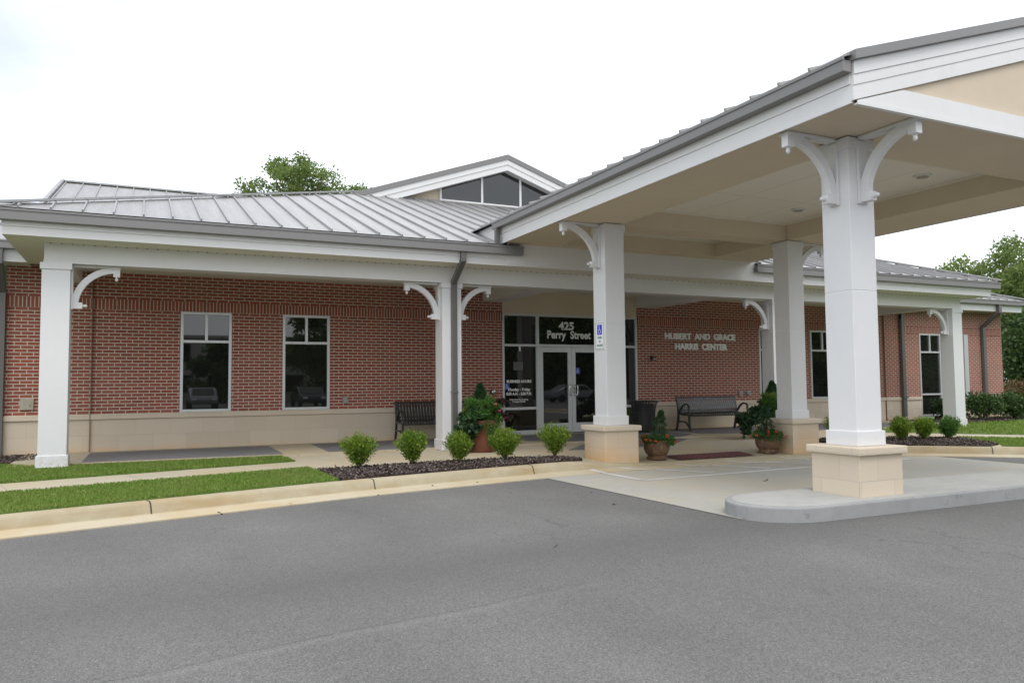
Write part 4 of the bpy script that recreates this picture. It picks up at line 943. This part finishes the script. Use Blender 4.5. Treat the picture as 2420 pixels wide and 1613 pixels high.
def make_pot(label, loc, big):
    t_ = thing('terracotta_planter', label, 'planter', loc, 'tall terracotta pots beside the porch columns'); x0, y0_, z0 = loc
    MB().lathe([(.0, 0), (.235, 0), (.25, .05), (.262, .25), (.272, .50), (.285, .515), (.285, .58), (.27, .585), (.25, .54)], loc, 36).build('pot', 'terracotta', t_, smooth=True)
    MB().lathe([(.0, .51), (.255, .51), (.255, .53)], loc, 20).build('soil', 'soil', t_)
    n = 6500; tt = RNG.random(n) ** .8; a = RNG.uniform(0, 2 * pi, n); rr = .33 * (1 - tt) ** .85 * (.45 + .55 * RNG.random(n)) * (1 + .2 * np.sin(tt * 26 + a * 3)) + .012
    Pc = np.stack([x0 - .02 + rr * np.cos(a), y0_ + .05 + rr * np.sin(a), z0 + .46 + .79 * tt], 1); Oc = np.stack([np.cos(a), np.sin(a), np.full(n, .8)], 1)
    leaves_mesh('conifer_foliage', Pc, .042, 'conifer', t_, .2, .22, out=Oc)
    P = []; O = []                                       # bright ferny mass spilling over the rim, thickest towards the street
    for k in range(64):
        a = RNG.uniform(pi, 2 * pi); q = RNG.uniform(.10, .30); dz = RNG.uniform(-.24, .40) * (1 - q * .6)
        p, d = ball((x0 + q * cos(a) * 1.15 - .02, y0_ + q * sin(a) - .03, z0 + .60 + dz), RNG.uniform(.065, .10), 120, 1.1, .3); P.append(p); O.append(d)
    for k in range(7):
        p, d = ball((x0 + .05 + .02 * RNG.normal(), y0_ - .30, z0 + .50 - .055 * k), .075 - .006 * k, 100, 1.3, .3); P.append(p); O.append(d)
    leaves_mesh('trailing_foliage', np.concatenate(P), .038, 'trailing', t_, .1, .34, out=np.concatenate(O) * .5)
    P = []; O = []
    for k in range(14):
        p, d = ball((x0 + RNG.uniform(.20, .46), y0_ + RNG.uniform(-.18, .12), z0 + RNG.uniform(.60, .93)), .085, 95, 1, .3); P.append(p); O.append(d)
    leaves_mesh('dark_foliage', np.concatenate(P), .05, 'dark_red', t_, .1, .6, out=np.concatenate(O) * .5)
    P = []; O = []
    for k in range(38 if big else 26):
        s_ = RNG.random(); ext = 1.02 if big else .42
        p, d = ball((x0 - .16 - (ext - .16) * s_, y0_ + RNG.uniform(-.25, .1), z0 + (.86 - .42 * s_ + RNG.uniform(-.36, .08) if big else .70 - .40 * s_ + RNG.uniform(-.16, .2))), .10, 46, 1, .3); P.append(p); O.append(d)
    leaves_mesh('broad_leaves', np.concatenate(P), .085, 'dark_leaf', t_, -.2, .75, out=np.concatenate(O) * .3)
    P = []; O = []
    for k in range(8):
        p, d = ball((x0 - RNG.uniform(.12, .42), y0_ + RNG.uniform(-.2, .1), z0 + RNG.uniform(.66, .98)), .06, 60, 1, .3); P.append(p); O.append(d)
    leaves_mesh('lime_foliage', np.concatenate(P), .04, 'boxwood', t_, .3, .45, out=np.concatenate(O) * .5)
    for k in range(3):
        c = (x0 + RNG.uniform(.2, .42), y0_ - RNG.uniform(.16, .26), z0 + RNG.uniform(.62, .95)); p, d = ball(c, .012, 12, .7, .2); leaves_mesh('flower', p, .028, 'pink_petal', t_, .2, .9, out=d)
    return t_
make_pot('tall terracotta pot with a cone conifer, trailing greens and pink flowers left of the doors', (5.76, 13.42, ZS), False)
make_pot('tall terracotta pot with dark broad leaves and a conifer behind the right stone pier', (12.98, 13.45, ZS), True)
# ---- fallen leaves on the drive
for k in range(9):
    x_, y_ = ((1.6, 9.35), (.8, 9.1), (2.7, 9.6), (3.6, 10.1), (7.9, 8.4), (4.3, 10.2), (4.9, 7.6), (5.2, 8.6), (3.2, 5.9))[k]
    zq_ = -.160 if k in (0, 1, 2, 3, 5) else ZA + .010
    o = leaves_mesh('fallen_leaf', np.array([[x_, y_, zq_ + .002], [x_ + .008, y_ + .006, zq_ + .003]]), .036, 'dry_leaf', None, .0, .45, out=np.array([[1.5, 1.0, .1], [-1.5, .8, .1]]))
    tag(o, 'small dry brown leaf lying on the drive', 'leaf', 'dry leaves scattered on the drive')

# ------------------------------------------------------------------ TREES AND BACKGROUND
def make_tree(name, label, loc, h, rw, m, n_clump, n_leaf, leaf, crown_lo, seed, group, stretch=(1, 1, 1), clump_r=.8):
    t_ = thing(name, label, 'tree', loc, group); rs = np.random.default_rng(seed); x0, y0_, z0 = loc
    tr = MB(); top = h * .8
    tr.tube([(x0, y0_, z0), (x0 + .1, y0_, z0 + h * .25), (x0 - .1, y0_ + .1, z0 + h * .5), (x0 + .05, y0_, z0 + top)], [h * .028, h * .022, h * .014, h * .004], 8)
    P = []; O = []; zc_ = z0 + h * (crown_lo + 1) / 2; hh = h * (1 - crown_lo) / 2
    for k in range(n_clump):
        d = rs.normal(size=3); d /= np.linalg.norm(d); q = rs.uniform(.35, 1.0) ** .6
        lump = 1 + .16 * sin(3 * math.atan2(d[1], d[0]) + seed) + .15 * sin(5 * d[2] + seed * 2)
        c = np.array([x0 + d[0] * rw * q * lump * stretch[0], y0_ + d[1] * rw * q * lump * stretch[1], zc_ + d[2] * hh * q * (1.0 + .1 * lump)])
        if k % 3 == 0: tr.tube([(x0, y0_, z0 + h * (crown_lo * .6 + .25 * rs.random())), tuple((np.array([x0, y0_, zc_ - hh * .4]) + c) / 2 + rs.normal(scale=.15, size=3)), tuple(c)], [h * .009, h * .005, .012], 5)
        r_ = clump_r * rs.uniform(.6, 1.25); p, dd = ball(c, r_, n_leaf, .62, .25); P.append(p); O.append(dd)
    tr.build('trunk', 'bark', t_, smooth=True)
    leaves_mesh('crown', np.concatenate(P), leaf, m, t_, .3, .6, out=np.concatenate(O) * .4)
    return t_
GT = 'trees beyond the building'
make_tree('oak_tree', 'green leafy tree crown rising behind the roof left of the dormer', (7.22, 40, -.3), 13.25, 2.7, 'tree_green', 170, 170, .14, .50, 3, GT, (1.1, 1, 1), .66)
make_tree('oak_tree', 'small tree top just above the roof ridge left of the large crown', (4.4, 46, -.3), 11.9, 1.6, 'tree_green', 40, 160, .15, .55, 9, GT)
for k, (x_, y_, h, rw, mt, lb, lo) in enumerate(((40.0, 24.9, 8.5, 3.3, 'tree_green', 'wide dark green tree with open crown behind the right end of the roof', .42), (46.5, 25.0, 8.9, 4.0, 'tree_green', 'tallest green tree at the right edge beyond the building', .36), (42.0, 23.6, 7.2, 3.0, 'tree_green', 'mid green tree in front of the taller trees past the wall corner', .12), (34.0, 19.7, 4.6, 1.7, 'hedge', 'low dense tree just past the brick wall corner', .02), (39.5, 20.5, 6.0, 2.2, 'tree_yellow', 'yellow-green tree at the right edge below the tall crowns', .25), (58, 31, 10.2, 5.5, 'tree_dark', 'large dark tree farthest back at the right edge', .2), (47, 29.2, 8.6, 3.8, 'tree_green', 'light green tree far back, showing just above the right roof end', .15))):
    make_tree('broad_tree', lb, (x_, y_, -.3), h, rw, mt, 80, 190, .16, lo, 50 + k, GT, (1, 1, 1), .85)
hs = thing('bungalow', 'small pale house with a dark roof far off behind the trees at the right edge', 'house', (49, 22.5, -.3))
MB().box(46, 54, 21, 27, -.3, 2.4).build('wall', 'pale_render', hs); MB().prism([(20.5, 2.4), (27.5, 2.4), (24, 4.4)], lambda u, v, w_: (w_, u, v), 45.6, 54.4).build('roof', 'brown_roof', hs)
for a in (47.0, 50.5): MB().box(a, a + 1.1, 20.95, 21.05, .8, 1.9).build('window', 'glass', hs)
wl = MB()
for dz in (0, .55): wl.tube([(26 + 34 * s_, 40 - 13 * s_, 6.6 + dz - 1.2 * s_ * (1 - s_)) for s_ in [k / 12 for k in range(13)]], .018, 5)
tag(wl.build('power_line', 'wire'), 'thin dark overhead wires in front of the trees at the right', 'wire')
# ---- what the window glass mirrors: the street side behind the camera
ob = thing('office_block', 'pale two storey office across the street, seen mirrored in the windows', 'building', (4, -52, -.2))
w_ = MB(); w_.box(-14, 22, -60, -50, -.2, 6.2); w_.box(-14.2, 22.2, -60.2, -49.8, 6.2, 6.5); w_.build('wall', 'pale_render', ob)
for k in range(9):
    for zf in (.8, 3.9): MB().box(-12.4 + 3.7 * k, -10.4 + 3.7 * k, -50.05, -49.9, zf, zf + 1.7).build('window', 'glass', ob)
for k, (x_, y_, h, rw) in enumerate(((-3, -40, 5.2, 2.4), (7, -42, 5.6, 2.8), (15, -38, 9.0, 4.2), (24, -38, 12, 5.5), (34, -36, 13, 6.0), (-14, -44, 9, 4.0), (45, -32, 13, 6.0), (58, -28, 13, 6.5), (72, -24, 13, 6.5), (88, -18, 14, 7))):
    make_tree('street_tree', ('slim tree across the street', 'round tree across the street', 'bushy tree across the street', 'tall tree across the street', 'wide tree across the street', 'large tree across the street', 'very tall tree across the street', 'dense tree far down the street', 'spreading tree far down the street', 'farthest large tree down the street')[k] + ', seen only mirrored in the glass', (x_, y_, -.3), h, rw, 'tree_dark', 70, 110, .42, .12, 80 + k, 'street trees mirrored in the glass', (1, 1, 1), rw * .33)
n = 30000; P_ = np.stack([RNG.uniform(20, 150, n), RNG.uniform(-52, -44, n), RNG.uniform(-.3, 1, n) ** 2 * 0 + RNG.random(n) * 11], 1); P_[:, 1] += P_[:, 0] * .25; P_[:, 2] *= .8 + .2 * np.sin(P_[:, 0] * .35)  # unseen leaf wall, added so the window glass reflects dark instead of pale sky
tag(leaves_mesh('added_wood', P_, 1.3, 'tree_dark', None, .2, .8), 'leafy mass added behind the camera to darken the reflections in the glass', 'added_wood', kind='stuff')
def make_car(label, paint, loc, rz):
    t_ = thing('parked_car', label, 'car', (0, 0, 0), 'cars mirrored in the window glass')
    side = [(-2.2, .35), (-2.25, .62), (-2.1, .82), (-1.35, .92), (-.75, 1.36), (.75, 1.42), (1.55, .98), (2.15, .90), (2.25, .60), (2.2, .35)]
    MB().prism(side, lambda u, v, w__: (w__, u, v), -.85, .85).build('body', paint, t_, bevel=.09)
    g_ = MB()
    for sx in (-1, 1): g_.prism([(-1.2, .95), (-.68, 1.30), (.68, 1.35), (1.32, .98)], lambda u, v, w__: (w__, u, v), sx * .853, sx * .84)
    g_.add([(-.7, -1.38, .95), (.7, -1.38, .95), (.62, -.80, 1.36), (-.62, -.80, 1.36)], [(0, 1, 2, 3)]); g_.build('window', 'glass', t_)
    for sx in (-1, 1):
        for yy in (-1.35, 1.35): MB().lathe([(.0, -.1), (.3, -.1), (.32, -.05), (.32, .05), (.3, .1), (0, .1)], (sx * .80, yy, .32), 20, 0).build('wheel', 'tyre', t_)
        MB().box(sx * .45, sx * .75, -2.27, -2.2, .60, .74).build('headlight', 'white_vinyl', t_)
    t_.location = loc; t_.rotation_euler = (0, 0, rz); return t_
make_car('silver sedan parked across the drive, seen mirrored in the left window', 'silver_paint', (3.7, -22, ZA), pi)
make_car('dark car parked across the drive, seen mirrored in the second window', 'dark_paint', (10.5, -21, ZA), pi)
make_car('pale car parked side on, seen mirrored in the door glass', 'silver_paint', (31.0, -20, ZA), pi / 2)
